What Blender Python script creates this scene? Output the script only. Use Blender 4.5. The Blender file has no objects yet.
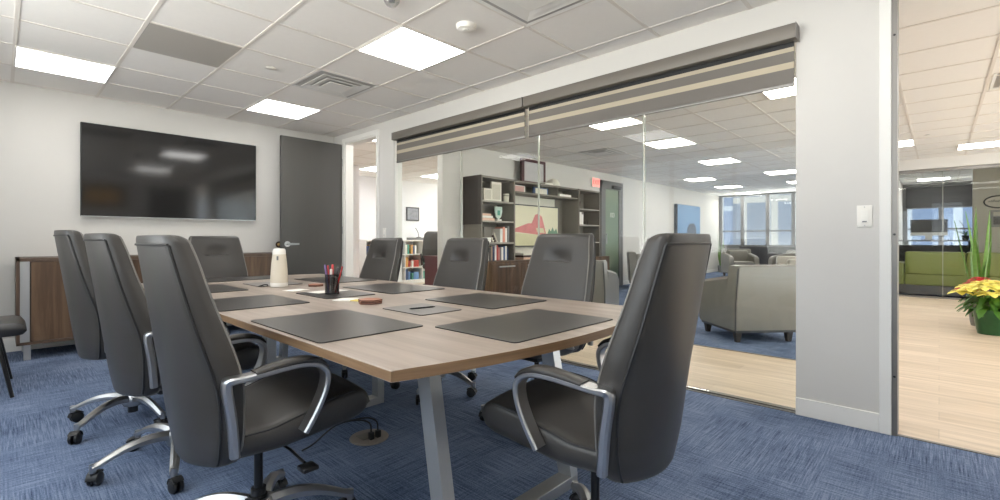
import bpy, bmesh, math, random
from mathutils import Vector, Matrix
random.seed(7)
SC = bpy.context.scene
COL = SC.collection
R = math.radians
PI = math.pi
CAMZ = 1.06
CEIL = 2.553

# ------------------------------------------------------------------ materials
def lin(c):
    return tuple(((v/12.92) if v <= .04045 else ((v+.055)/1.055)**2.4) for v in c)
def rgb(r, g, b):
    return lin((r/255, g/255, b/255)) + (1.0,)

def new_mat(name):
    m = bpy.data.materials.new(name); m.use_nodes = True
    nt = m.node_tree
    return m, nt, nt.nodes['Principled BSDF']

def N(nt, kind, **kw):
    n = nt.nodes.new(kind)
    for k, v in kw.items():
        if k in n.inputs: n.inputs[k].default_value = v
        else: setattr(n, k, v)
    return n

def plain(name, col, rough=.5, metal=0, spec=.5, bump=0, bscale=200, var=0, vscale=6, stretch=(1,1,1), coat=0, trans=0, alpha=None):
    """principled with a little procedural variation in colour and a fine bump"""
    m, nt, p = new_mat(name)
    p.inputs['Base Color'].default_value = col
    p.inputs['Roughness'].default_value = rough
    p.inputs['Metallic'].default_value = metal
    p.inputs['Specular IOR Level'].default_value = spec
    p.inputs['Coat Weight'].default_value = coat
    p.inputs['Transmission Weight'].default_value = trans
    L = nt.links
    tc = N(nt, 'ShaderNodeTexCoord'); mp = N(nt, 'ShaderNodeMapping')
    mp.inputs['Scale'].default_value = stretch
    L.new(tc.outputs['Object'], mp.inputs['Vector'])
    if var:
        n = N(nt, 'ShaderNodeTexNoise', Scale=vscale, Detail=4.0)
        L.new(mp.outputs[0], n.inputs['Vector'])
        mx = N(nt, 'ShaderNodeMix', data_type='RGBA')
        a = tuple(max(0, c*(1-var)) for c in col[:3])+(1,); b = tuple(min(1, c*(1+var)) for c in col[:3])+(1,)
        mx.inputs[6].default_value = a; mx.inputs[7].default_value = b
        L.new(n.outputs['Fac'], mx.inputs[0]); L.new(mx.outputs[2], p.inputs['Base Color'])
    if bump:
        n2 = N(nt, 'ShaderNodeTexNoise', Scale=bscale, Detail=3.0)
        L.new(mp.outputs[0], n2.inputs['Vector'])
        bp = N(nt, 'ShaderNodeBump', Strength=bump, Distance=.002)
        L.new(n2.outputs['Fac'], bp.inputs['Height']); L.new(bp.outputs[0], p.inputs['Normal'])
    return m

def wood(name, c1, c2, c3, scale=(40, 2, 40), rough=.45, bands=.5):
    """grain that runs along the axis with the small scale"""
    m, nt, p = new_mat(name); L = nt.links
    tc = N(nt, 'ShaderNodeTexCoord'); mp = N(nt, 'ShaderNodeMapping'); mp.inputs['Scale'].default_value = scale
    L.new(tc.outputs['Object'], mp.inputs['Vector'])
    n = N(nt, 'ShaderNodeTexNoise', Scale=.6, Detail=8.0, Roughness=.62, Distortion=.35)
    L.new(mp.outputs[0], n.inputs['Vector'])
    cr = N(nt, 'ShaderNodeValToRGB')
    e = cr.color_ramp.elements
    e[0].position = .28; e[0].color = c1; e[1].position = .74; e[1].color = c3
    x = e.new(.5); x.color = c2
    L.new(n.outputs['Fac'], cr.inputs[0]); L.new(cr.outputs[0], p.inputs['Base Color'])
    p.inputs['Roughness'].default_value = rough
    return m

def emit(name, col, s):
    m, nt, p = new_mat(name)
    p.inputs['Base Color'].default_value = col
    p.inputs['Emission Color'].default_value = col
    p.inputs['Emission Strength'].default_value = s
    return m

def glass(name, tint=(.97, .985, .975), f0=.016, rough=0.0, haze=None):
    """clear sheet glass: Schlick mix of transparent and mirror"""
    m, nt, p = new_mat(name); nt.nodes.remove(p); L = nt.links
    out = nt.nodes['Material Output']
    g = N(nt, 'ShaderNodeNewGeometry')
    d = N(nt, 'ShaderNodeVectorMath', operation='DOT_PRODUCT')
    L.new(g.outputs['Incoming'], d.inputs[0]); L.new(g.outputs['Normal'], d.inputs[1])
    ab = N(nt, 'ShaderNodeMath', operation='ABSOLUTE'); L.new(d.outputs['Value'], ab.inputs[0])
    om = N(nt, 'ShaderNodeMath', operation='SUBTRACT'); om.inputs[0].default_value = 1; L.new(ab.outputs[0], om.inputs[1])
    pw = N(nt, 'ShaderNodeMath', operation='POWER'); L.new(om.outputs[0], pw.inputs[0]); pw.inputs[1].default_value = 5
    ma = N(nt, 'ShaderNodeMath', operation='MULTIPLY_ADD'); L.new(pw.outputs[0], ma.inputs[0]); ma.inputs[1].default_value = 1-f0; ma.inputs[2].default_value = f0
    t = N(nt, 'ShaderNodeBsdfTransparent'); t.inputs[0].default_value = tint + (1,)
    gl = N(nt, 'ShaderNodeBsdfGlossy', Roughness=rough)
    mx = N(nt, 'ShaderNodeMixShader'); L.new(ma.outputs[0], mx.inputs[0])
    src = t.outputs[0]
    if haze:
        df = N(nt, 'ShaderNodeBsdfTranslucent'); df.inputs[0].default_value = haze[1]
        d2 = N(nt, 'ShaderNodeBsdfDiffuse'); d2.inputs[0].default_value = haze[1]
        m0 = N(nt, 'ShaderNodeMixShader'); m0.inputs[0].default_value = .5; L.new(df.outputs[0], m0.inputs[1]); L.new(d2.outputs[0], m0.inputs[2])
        m1 = N(nt, 'ShaderNodeMixShader'); m1.inputs[0].default_value = haze[0]
        L.new(t.outputs[0], m1.inputs[1]); L.new(m0.outputs[0], m1.inputs[2]); src = m1.outputs[0]
    L.new(src, mx.inputs[1]); L.new(gl.outputs[0], mx.inputs[2]); L.new(mx.outputs[0], out.inputs[0])
    return m

def carpet(name, ca, cb, cc):
    m, nt, p = new_mat(name); L = nt.links
    g = N(nt, 'ShaderNodeNewGeometry')
    def noise(scale, detail, s):
        mp = N(nt, 'ShaderNodeMapping'); mp.inputs['Scale'].default_value = scale
        L.new(g.outputs['Position'], mp.inputs['Vector'])
        n = N(nt, 'ShaderNodeTexNoise', Scale=s, Detail=detail, Roughness=.6)
        L.new(mp.outputs[0], n.inputs['Vector']); return n
    n1 = noise((300, 10, 1), 4.0, .5); n2 = noise((10, 300, 1), 4.0, .5)
    ck = N(nt, 'ShaderNodeTexChecker', Scale=1.0)
    mp = N(nt, 'ShaderNodeMapping'); mp.inputs['Scale'].default_value = (1/.61, 1/.61, 0); mp.inputs['Location'].default_value = (.13, .37, .5)
    L.new(g.outputs['Position'], mp.inputs['Vector']); L.new(mp.outputs[0], ck.inputs['Vector'])
    mx = N(nt, 'ShaderNodeMix', data_type='FLOAT')
    L.new(ck.outputs['Fac'], mx.inputs[0]); 
    def blend(a, c):
        q = N(nt, 'ShaderNodeMix', data_type='FLOAT'); q.inputs[0].default_value = .3
        L.new(a.outputs['Fac'], q.inputs[2]); L.new(c.outputs['Fac'], q.inputs[3]); return q.outputs[0]
    L.new(blend(n1, n2), mx.inputs[2]); L.new(blend(n2, n1), mx.inputs[3])
    n3 = noise((1, 1, 1), 2.0, 150.0); n4 = noise((1, 1, 1), 3.0, 2.2)
    a1 = N(nt, 'ShaderNodeMath', operation='MULTIPLY_ADD'); L.new(n3.outputs['Fac'], a1.inputs[0]); a1.inputs[1].default_value = .40; L.new(mx.outputs[0], a1.inputs[2])
    a2 = N(nt, 'ShaderNodeMath', operation='MULTIPLY_ADD'); L.new(n4.outputs['Fac'], a2.inputs[0]); a2.inputs[1].default_value = .35; L.new(a1.outputs[0], a2.inputs[2])
    cr = N(nt, 'ShaderNodeValToRGB'); e = cr.color_ramp.elements
    e[0].position = .68; e[0].color = ca; e[1].position = 1.05; e[1].color = cc
    x = e.new(.83); x.color = cb
    e[-1].position = 1.0
    L.new(a2.outputs[0], cr.inputs[0]); L.new(cr.outputs[0], p.inputs['Base Color'])
    p.inputs['Roughness'].default_value = .95; p.inputs['Specular IOR Level'].default_value = .1
    bp = N(nt, 'ShaderNodeBump', Strength=.5, Distance=.003); L.new(a1.outputs[0], bp.inputs['Height']); L.new(bp.outputs[0], p.inputs['Normal'])
    return m

def planks(name, ca, cb, rough=.45):
    m, nt, p = new_mat(name); L = nt.links
    g = N(nt, 'ShaderNodeNewGeometry')
    mp = N(nt, 'ShaderNodeMapping'); mp.inputs['Rotation'].default_value = (0, 0, R(90))
    L.new(g.outputs['Position'], mp.inputs['Vector'])
    br = N(nt, 'ShaderNodeTexBrick', Scale=1.0)
    br.inputs['Brick Width'].default_value = 1.2; br.inputs['Row Height'].default_value = .18
    br.inputs['Mortar Size'].default_value = .0015; br.inputs['Color1'].default_value = ca; br.inputs['Color2'].default_value = cb
    br.inputs['Mortar'].default_value = tuple(c*.72 for c in ca[:3])+(1,); br.offset = .37
    L.new(mp.outputs[0], br.inputs['Vector'])
    m2 = N(nt, 'ShaderNodeMapping'); m2.inputs['Scale'].default_value = (26, 1.6, 1)
    L.new(g.outputs['Position'], m2.inputs['Vector'])
    n = N(nt, 'ShaderNodeTexNoise', Scale=.8, Detail=7.0, Roughness=.6); L.new(m2.outputs[0], n.inputs['Vector'])
    cr = N(nt, 'ShaderNodeValToRGB'); cr.color_ramp.elements[0].position = .3; cr.color_ramp.elements[0].color = (.72, .70, .68, 1); cr.color_ramp.elements[1].position = .72; cr.color_ramp.elements[1].color = (1.08, 1.08, 1.08, 1)
    L.new(n.outputs['Fac'], cr.inputs[0])
    mx = N(nt, 'ShaderNodeMix', data_type='RGBA', blend_type='MULTIPLY'); mx.inputs[0].default_value = 1
    L.new(br.outputs['Color'], mx.inputs[6]); L.new(cr.outputs[0], mx.inputs[7]); L.new(mx.outputs[2], p.inputs['Base Color'])
    p.inputs['Roughness'].default_value = rough
    return m

M = {}
M['wall'] = plain('wall_paint', rgb(208, 205, 200), .8, bump=.05, bscale=300, var=.015)
M['white'] = plain('white_trim', rgb(230, 228, 223), .5, var=.01)
M['ceiling'] = plain('ceiling_tile', rgb(240, 236, 231), .95, bump=.25, bscale=400, var=.02, vscale=30)
M['office_white'] = plain('office_paint', rgb(240, 240, 242), .7, var=.01)
M['tee'] = plain('ceiling_tee', rgb(226, 219, 211), .6)
M['leather'] = plain('grey_leather', rgb(58, 55, 52), .38, bump=.12, bscale=420, var=.05, vscale=8, spec=.5)
M['leather_black'] = plain('black_leather', rgb(42, 41, 42), .38, bump=.12, bscale=420, var=.06)
M['piping'] = plain('dark_seam', rgb(34, 33, 33), .45)
M['welt'] = plain('grey_welt', rgb(120, 116, 111), .35)
M['chrome'] = plain('polished_aluminium', rgb(182, 182, 183), .34, metal=1, var=.02)
M['silver'] = plain('satin_silver', rgb(188, 188, 187), .38, metal=.75, var=.02)
M['black'] = plain('black_plastic', rgb(24, 24, 25), .42, var=.05)
M['black_metal'] = plain('black_metal', rgb(30, 30, 31), .35, metal=.3)
M['table'] = wood('ash_laminate', rgb(136, 122, 110), rgb(157, 143, 131), rgb(174, 160, 149), (34, 1.6, 34), .36)
M['table_edge'] = wood('table_edge_band', rgb(112, 86, 60), rgb(134, 105, 76), rgb(152, 124, 94), (3, 3, 80), .45)
M['pad'] = plain('dark_desk_pad', rgb(62, 59, 56), .30, bump=.1, bscale=500, var=.05, vscale=10)
M['pad_grey'] = plain('grey_pad', rgb(120, 116, 113), .35, var=.05)
M['walnut'] = wood('walnut', rgb(48, 34, 23), rgb(90, 67, 48), rgb(132, 106, 80), (13, 13, .9), .45)
M['walnut_dark'] = wood('dark_walnut', rgb(70, 54, 43), rgb(88, 69, 56), rgb(104, 84, 69), (8, 8, 1), .5)
M['espresso'] = wood('espresso', rgb(44, 37, 32), rgb(54, 46, 40), rgb(64, 55, 48), (8, 8, 1), .5)
M['door'] = plain('charcoal_door', rgb(76, 74, 71), .5, var=.06, vscale=3, stretch=(8, 8, .6))
M['screen'] = plain('tv_screen', rgb(34, 33, 33), .09, spec=.7)
M['carpet'] = carpet('blue_carpet_tile', rgb(50, 62, 84), rgb(90, 105, 132), rgb(126, 139, 164))
M['planks'] = planks('pale_wood_planks', rgb(220, 203, 182), rgb(206, 188, 165))
M['glass'] = glass('clear_glass')
M['glass_edge'] = glass('glass_joint', (.80, .84, .80), .1, .1, (.55, rgb(220, 220, 210)))
M['frost'] = glass('frosted_glass', (.8, .86, .8), .05, .15, (.62, rgb(190, 205, 185)))
M['blind_dark'] = plain('grey_blind_fabric', rgb(112, 107, 101), .8, bump=.3, bscale=900, var=.03)
M['blind_light'] = plain('sheer_blind_band', rgb(180, 169, 148), .8, bump=.2, bscale=900)
M['blind_box'] = plain('grey_headbox', rgb(116, 110, 102), .5, metal=.2, var=.03)
M['alu'] = plain('grey_aluminium', rgb(128, 125, 121), .4, metal=.6)
M['lamp'] = emit('panel_light', (1, .985, .96, 1), 9.0)
M['lamp_warm'] = emit('panel_light_warm', (1, .94, .86, 1), 14.0)
M['lamp_cool'] = emit('panel_light_cool', (.97, .985, 1, 1), 10.0)
M['vinyl'] = plain('taupe_vinyl', rgb(124, 121, 114), .28, var=.04, bump=.05, spec=.5)
M['vinyl_light'] = plain('light_taupe_vinyl', rgb(160, 156, 147), .35, var=.03)
M['unit'] = plain('grey_shelf_laminate', rgb(122, 116, 107), .5, var=.04)
M['unit_edge'] = plain('light_shelf_edge', rgb(160, 155, 145), .5)
M['cream'] = plain('cream_board', rgb(222, 218, 204), .6)
M['paper'] = plain('white_paper', rgb(238, 235, 228), .7, var=.01)
M['yellow_paper'] = plain('yellow_paper', rgb(224, 205, 110), .7)
M['copper'] = plain('copper_coaster', rgb(172, 112, 84), .45, var=.1, vscale=40)
M['dark_brown'] = plain('dark_brown', rgb(66, 42, 34), .5)
M['device'] = plain('beige_speaker_cloth', rgb(218, 208, 190), .8, bump=.4, bscale=600)
M['device_white'] = plain('white_plastic', rgb(236, 232, 224), .35)
M['green_leaf'] = plain('green_leaf', rgb(70, 120, 40), .45, var=.25, vscale=18)
M['snake_leaf'] = plain('snake_leaf', rgb(96, 138, 52), .45, var=.4, vscale=14, stretch=(1, 1, 3))
M['yellow_leaf'] = plain('yellow_bract', rgb(248, 236, 116), .5, var=.08, vscale=14)
M['red_leaf'] = plain('red_bract', rgb(190, 26, 26), .5, var=.15, vscale=14)
M['green_pot'] = plain('green_foil_pot', rgb(34, 84, 44), .32, var=.2, vscale=30, bump=.4, bscale=40)
M['grey_pot'] = plain('grey_pot', rgb(130, 130, 124), .5)
M['green_sofa'] = plain('olive_green_vinyl', rgb(112, 118, 60), .4, var=.04)
M['burgundy'] = plain('burgundy_laminate', rgb(84, 26, 36), .4, var=.06)
M['dark_grey'] = plain('dark_grey', rgb(70, 70, 72), .5, var=.04)
M['mid_grey'] = plain('mid_grey', rgb(120, 120, 120), .5, var=.04)
M['facade'] = None

def facade(name, ca, cb, w, h):
    m, nt, p = new_mat(name); L = nt.links
    tc = N(nt, 'ShaderNodeNewGeometry'); sx = N(nt, 'ShaderNodeSeparateXYZ'); L.new(tc.outputs['Position'], sx.inputs[0])
    cx = N(nt, 'ShaderNodeCombineXYZ'); ad = N(nt, 'ShaderNodeMath', operation='ADD'); L.new(sx.outputs[0], ad.inputs[0]); L.new(sx.outputs[1], ad.inputs[1])
    L.new(ad.outputs[0], cx.inputs[0]); L.new(sx.outputs[2], cx.inputs[1])
    br = N(nt, 'ShaderNodeTexBrick', Scale=1.0); br.offset = 0
    br.inputs['Brick Width'].default_value = w; br.inputs['Row Height'].default_value = h; br.inputs['Mortar Size'].default_value = .18
    br.inputs['Color1'].default_value = ca; br.inputs['Color2'].default_value = tuple(c*.8 for c in ca[:3])+(1,); br.inputs['Mortar'].default_value = cb
    L.new(cx.outputs[0], br.inputs['Vector']); L.new(br.outputs['Color'], p.inputs['Base Color']); p.inputs['Roughness'].default_value = .3
    return m
M['facade_grey'] = facade('facade_grey', rgb(46, 54, 66), rgb(84, 84, 82), 1.6, 3.4)
M['facade_blue'] = facade('facade_blue', rgb(52, 68, 92), rgb(92, 100, 110), 1.9, 3.2)

def books(name, seed=0): return None

# ------------------------------------------------------------------ mesh helpers
class B:
    def __init__(s): s.bm = bmesh.new()
    def _merge(s, t, mat, mtx=None):
        me = bpy.data.meshes.new('t')
        for f in t.faces: f.material_index = mat
        if mtx is not None: t.transform(mtx)
        t.to_mesh(me); t.free(); s.bm.from_mesh(me); bpy.data.meshes.remove(me); return s
    def box(s, lo, hi, bev=0, seg=2, mat=0, mtx=None):
        t = bmesh.new(); bmesh.ops.create_cube(t, size=1)
        lo, hi = Vector(lo), Vector(hi); d = hi-lo; c = (hi+lo)/2
        for v in t.verts: v.co = Vector((v.co.x*d.x, v.co.y*d.y, v.co.z*d.z))+c
        if bev:
            bev = min(bev, .49*min(abs(d.x), abs(d.y), abs(d.z)))
            bmesh.ops.bevel(t, geom=t.edges[:], offset=bev, segments=seg, profile=.5, affect='EDGES')
        bmesh.ops.recalc_face_normals(t, faces=t.faces[:])
        return s._merge(t, mat, mtx)
    def loft(s, rings, cap=(True, True), closed=True, mat=0, mtx=None):
        t = bmesh.new(); vr = [[t.verts.new(p) for p in r] for r in rings]; n = len(rings[0])
        for a, b in zip(vr, vr[1:]):
            for i in range(n if closed else n-1):
                j = (i+1) % n
                try: t.faces.new((a[i], a[j], b[j], b[i]))
                except ValueError: pass
        if cap[0] and closed: t.faces.new(vr[0][::-1])
        if cap[1] and closed: t.faces.new(vr[-1])
        bmesh.ops.recalc_face_normals(t, faces=t.faces[:])
        return s._merge(t, mat, mtx)
    def lathe(s, prof, n=24, c=(0, 0, 0), mat=0, mtx=None, cap=(True, True)):
        rings = [[(c[0]+max(r, 1e-4)*math.cos(2*PI*i/n), c[1]+max(r, 1e-4)*math.sin(2*PI*i/n), c[2]+z) for i in range(n)] for r, z in prof]
        return s.loft(rings, cap=cap, mat=mat, mtx=mtx)
    def cyl(s, a, b, r, n=16, r2=None, mat=0):
        return s.tube([a, b], [r, r if r2 is None else r2], n, mat=mat)
    def tube(s, pts, r, n=10, mat=0, closed=False):
        pts = [Vector(p) for p in pts]; m = len(pts)
        rs = r if isinstance(r, (list, tuple)) else [r]*m
        rings = []; up = None
        for i, p in enumerate(pts):
            if closed: d = pts[(i+1) % m]-pts[i-1]
            else: d = pts[min(i+1, m-1)]-pts[max(i-1, 0)]
            d.normalize()
            if up is None: up = d.orthogonal().normalized()
            else:
                up = up-d*up.dot(d)
                up = up.normalized() if up.length > 1e-6 else d.orthogonal().normalized()
            q = d.cross(up)
            rings.append([p+rs[i]*(up*math.cos(2*PI*k/n)+q*math.sin(2*PI*k/n)) for k in range(n)])
        if closed: rings.append(rings[0]); return s.loft(rings, cap=(False, False), mat=mat)
        return s.loft(rings, mat=mat)
    def prism(s, poly, z0, z1, bev=0, mat=0, side=None, mtx=None):
        """outline in XY pulled up from z0 to z1; 'side' is the material slot of the edge"""
        t = bmesh.new(); a = [t.verts.new((x, y, z0)) for x, y in poly]; b = [t.verts.new((x, y, z1)) for x, y in poly]
        n = len(poly); fs = []
        t.faces.new(a[::-1]).material_index = mat; t.faces.new(b).material_index = mat
        for i in range(n):
            f = t.faces.new((a[i], a[(i+1) % n], b[(i+1) % n], b[i])); f.material_index = mat if side is None else side
        if bev:
            es = [e for e in t.edges if abs(e.verts[0].co.z-e.verts[1].co.z) < 1e-6]
            bmesh.ops.bevel(t, geom=es, offset=bev, segments=2, profile=.5, affect='EDGES')
        bmesh.ops.recalc_face_normals(t, faces=t.faces[:])
        me = bpy.data.meshes.new('t')
        if mtx is not None: t.transform(mtx)
        t.to_mesh(me); t.free(); s.bm.from_mesh(me); bpy.data.meshes.remove(me); return s
    def quad(s, pts, mat=0, thick=0):
        t = bmesh.new(); vs = [t.verts.new(p) for p in pts]; f = t.faces.new(vs)
        if thick:
            f.normal_update()
            n = f.normal.copy(); r = bmesh.ops.extrude_face_region(t, geom=[f])
            for v in r['geom']:
                if isinstance(v, bmesh.types.BMVert): v.co -= n*thick
        bmesh.ops.recalc_face_normals(t, faces=t.faces[:])
        return s._merge(t, mat)
    def build(s, name, mats, parent=None, loc=None, rot=None, smooth=35):
        me = bpy.data.meshes.new(name); s.bm.to_mesh(me); s.bm.free()
        if not isinstance(mats, (list, tuple)): mats = [mats]
        for m in mats: me.materials.append(m)
        if smooth:
            me.polygons.foreach_set('use_smooth', [True]*len(me.polygons))
            me.set_sharp_from_angle(angle=R(smooth))
        o = bpy.data.objects.new(name, me); COL.objects.link(o)
        if parent: o.parent = parent
        if loc is not None: o.location = loc
        if rot is not None: o.rotation_euler = rot
        return o

def tag(o, label=None, cat=None, group=None, kind=None):
    if label: o['label'] = label
    if cat: o['category'] = cat
    if group: o['group'] = group
    if kind: o['kind'] = kind
    return o
def thing(name, label, cat, loc=(0, 0, 0), rz=0, group=None):
    o = bpy.data.objects.new(name, None); COL.objects.link(o); o.empty_display_size = .1
    o.location = loc; o.rotation_euler = (0, 0, rz)
    return tag(o, label, cat, group)
def struct(o): o['kind'] = 'structure'; return o
def copy_tree(o, parent=None):
    c = o.copy(); COL.objects.link(c)
    if parent: c.parent = parent
    for ch in list(o.children): copy_tree(ch, c)
    return c

def smoothstep(a, b, x):
    t = min(1, max(0, (x-a)/(b-a))); return t*t*(3-2*t)
def interp(tab, x):
    if x <= tab[0][0]: return tab[0][1]
    for (a, va), (b, vb) in zip(tab, tab[1:]):
        if x <= b:
            t = (x-a)/(b-a); return va+(vb-va)*t
    return tab[-1][1]
def spline(pts, n=8):
    """Catmull-Rom through the points"""
    P = [Vector(p) for p in pts]; P = [2*P[0]-P[1]]+P+[2*P[-1]-P[-2]]; out = []
    for i in range(1, len(P)-2):
        for k in range(n):
            t = k/n; a, b, c, d = P[i-1], P[i], P[i+1], P[i+2]
            out.append(.5*((2*b)+(c-a)*t+(2*a-5*b+4*c-d)*t*t+(3*b-a-3*c+d)*t**3))
    out.append(P[-2]); return out

# ------------------------------------------------------------------ the setting
XG = 3.315      # room face of the glass wall
XO = 3.435      # corridor face
YB = 6.42       # room face of the television wall
YC = 5.45       # wall behind the shelving in the lounge
XW = 16.7       # window wall
XE = 11.6       # glass office at the end of the corridor
YL = -5.2        # unseen lobby side, set far back so its added windows light ceilings evenly
CARPX = 4.80    # lounge carpet starts

struct(B().box((-1.3, -1.3, -.1), (XG+.03, YB, 0)).build('floor', M['carpet'], smooth=0))
struct(B().box((XG+.03, YL, -.1), (XE+.2, .72, 0)).box((XG+.03, .72, -.1), (CARPX, YC, 0)).box((XG+.03, YC, -.1), (9.5, 9.8, 0)).build('floor.001', M['planks'], smooth=0))
struct(B().box((CARPX, .72, -.1), (XW, YC, 0)).box((XE+.2, -2.2, -.1), (XW, .72, 0)).build('floor.002', M['carpet'], smooth=0))
struct(B().box((XG+.005, -.9, -.002), (XG+.03, 4.90, .004)).build('trim_1', M['alu'], smooth=0))
struct(B().box((CARPX-.012, .72, -.002), (CARPX+.012, YC-.6, .004)).build('trim_2', M['alu'], smooth=0))

# ceiling: tiles with the tee grid standing 4 mm proud
GX0, GY0, GP = 1.9057, 2.7166, .61
b = B(); b.box((-1.3, YL, CEIL), (XW, 9.8, CEIL+.1), mat=0)
i = math.ceil((-1.3-GX0)/GP)
while GX0+i*GP < XW:
    x = GX0+i*GP; b.box((x-.012, YL, CEIL-.004), (x+.012, 9.8, CEIL+.001), mat=1); i += 1
i = math.ceil((YL-GY0)/GP)
while GY0+i*GP < 9.8:
    y = GY0+i*GP; b.box((-1.3, y-.012, CEIL-.0035), (XW, y+.012, CEIL+.001), mat=1); i += 1
struct(b.build('ceiling', [M['ceiling'], M['tee']], smooth=0))

# television wall (runs on past the corridor as the office side wall)
struct(B().box((-1.3, YB, 0), (XO, YB+.12, CEIL)).build('wall_back', M['wall'], smooth=0))
struct(B().box((-1.42, -1.42, 0), (-1.3, YB+.12, .85)).box((-1.42, -1.42, 2.48), (-1.3, YB+.12, CEIL)).box((-1.42, -1.42, .85), (-1.3, -.7, 2.48)).box((-1.42, 4.5, .85), (-1.3, YB+.12, 2.48)).build('wall_left', M['wall'], smooth=0))
struct(B().box((-1.3, -1.42, 0), (XG, -1.3, CEIL)).build('wall_front', M['wall'], smooth=0))
# glass wall: pier with the switch, header, pier by the door, header of the door
D0, D1, DH = 5.28, 6.10, 2.42
w = B()
w.box((XG, .188, 0), (XO, .636, CEIL)).box((XG, .636, 2.36), (XO, 4.90, CEIL)).box((XG, 4.90, 0), (XO, D0, CEIL))
w.box((XG, D0, DH), (XO, D1, CEIL)).box((XG, D1, 0), (XO, YB, CEIL)).box((XG, -1.0, 2.42), (XO, .188, CEIL)).box((XG, -1.42, 0), (XO, -1.0, CEIL))
struct(w.build('wall_right', M['wall'], smooth=0))
# corridor and lounge walls
struct(B().box((4.55, YC, 0), (XW, YC+.12, CEIL)).build('wall_lounge', M['wall'], smooth=0))
struct(B().box((XO, 8.5, 0), (4.93, 9.8, CEIL)).build('wall_office_left', M['office_white'], smooth=0))
struct(B().box((4.93, 9.8, 0), (9.5, 9.92, CEIL)).build('wall_office_back', M['office_white'], smooth=0))
struct(B().box((9.5, YC+.12, 0), (9.62, 9.92, .8)).box((9.5, YC+.12, 2.45), (9.62, 9.92, CEIL)).box((9.5, YC+.12, .8), (9.62, 6.0, 2.45)).box((9.5, 9.3, .8), (9.62, 9.92, 2.45)).build('wall_office_right', M['office_white'], smooth=0))
f = B().box((9.47, 6.0, .77), (9.64, 9.3, .8))
for k in range(4): f.box((9.53, 6.03+k*1.08-.03, .8), (9.59, 6.03+k*1.08+.03, 2.45))
wo = struct(f.build('window_added_office', M['white'], smooth=0))  # out of view, added to brighten the office
for k in range(3): B().box((9.555, 6.03+k*1.08+.03, .8), (9.565, 6.03+(k+1)*1.08-.03, 2.45)).build('pane', M['glass'], wo, smooth=0)
struct(B().box((XG, YB+.12, 0), (XO, 8.5, CEIL)).build('wall_office_side', M['office_white'], smooth=0))
struct(B().box((XO, YL-.12, 0), (XE+.1, YL, .1)).box((XO, YL-.12, 2.48), (XE+.1, YL, CEIL)).build('wall_lobby', M['wall'], smooth=0))
struct(B().box((XG, YL-.12, 0), (XO, -1.42, CEIL)).build('wall_lobby_left', M['wall'], smooth=0))
struct(B().box((XE, YL, 0), (XE+.1, -2.2, CEIL)).build('wall_lobby_right', M['wall'], smooth=0))
struct(B().box((XE+.1, -2.32, 0), (XW, -2.2, CEIL)).build('wall_glass_office_side', M['wall'], smooth=0))
f = B()
for k in range(7): f.box((XO+.03+k*1.36-.03, YL-.10, .1), (XO+.03+k*1.36+.03, YL-.04, 2.48))
wc = struct(f.build('window_added_lobby', M['white'], smooth=0))  # unseen window row added to lift the corridor and lounge ceilings
for k in range(6): B().box((XO+.03+k*1.36+.03, YL-.075, .1), (XO+.03+(k+1)*1.36-.03, YL-.065, 2.48)).build('pane', M['glass'], wc, smooth=0)

# baseboards
struct(B().box((XG-.012, .240, 0), (XG, .636, .105), .003).build('baseboard_right', M['white'], smooth=0))
struct(B().box((-1.3, YB-.012, 0), (XG, YB, .13), .003).build('baseboard_back', M['white'], smooth=0))
struct(B().box((9.95, YC-.012, 0), (XW, YC, .1), .003).build('baseboard_lounge', M['white'], smooth=0))
# door casings and the aluminium channel beside the open glass door
struct(B().box((XG-.014, .188, 0), (XG, .240, CEIL), .003).build('trim_3', M['white'], smooth=0))
b = B().box((XG-.004, .164, 0), (XO, .1875, CEIL))
ch = struct(b.build('trim_4', M['alu'], smooth=0))
for z in (.32, 1.09, 2.17):
    B().cyl((XG-.008, .176, z), (XG-.003, .176, z), .006, 10).build('screw', M['black_metal'], ch)
b = B()
b.box((XG-.015, D0-.06, 0), (XG, D0, DH+.06), .003).box((XG-.015, D1, 0), (XG, D1+.06, DH+.06), .003).box((XG-.015, D0, DH), (XG, D1, DH+.06), .003)
b.box((XG, D0, 0), (XO, D0+.018, DH)).box((XG, D1-.018, 0), (XO, D1, DH)).box((XG, D0, DH-.018), (XO, D1, DH))
struct(b.build('trim_5', M['white'], smooth=0))
# casing at the far end of the glass
struct(B().box((XG+.01, 4.888, 0), (XO-.01, 4.8995, 2.36), .003).build('trim_6', M['white'], smooth=0))

# the open door, swung back against the television wall
door = struct(B().box((2.458, 6.145, .012), (3.296, 6.19, 2.405), .003).build('door_1', M['door'], smooth=0))
def lever(parent, x, y, z, sgn, length=.115, flip=1):
    h = B(); h.cyl((x, y, z), (x, y+sgn*.012, z), .036, 24).cyl((x, y+sgn*.01, z), (x, y+sgn*.055, z), .011, 14)
    h.tube([(x, y+sgn*.05, z), (x+flip*.02, y+sgn*.056, z), (x+flip*length, y+sgn*.056, z)], [.013, .014, .011], 12)
    o = h.build('handle', M['chrome'], parent); o['label'] = 'chrome lever handle'
lever(door, 2.535, 6.145, 1.008, -1, .13)
lever(door, 2.535, 6.19, 1.008, 1, .13)
for z in (.25, 1.2, 2.15):
    B().cyl((3.3, 6.14, z-.05), (3.3, 6.14, z+.05), .008, 10).build('hinge', M['chrome'], door)

ds = thing('door_stop', 'round dark wall bumper with a brass centre beside the charcoal door edge', 'door stop', (2.536, YB-.0005, 1.0))
B().tube([(0, 0, 0), (0, -.010, 0)], .041, 24).build('plate', M['dark_brown'], ds)
B().tube([(0, -.008, 0), (0, -.03, 0), (0, -.036, 0)], [.024, .022, .012], 20).build('bumper', plain('brass', rgb(176, 150, 100), .35, metal=.8), ds)
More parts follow.
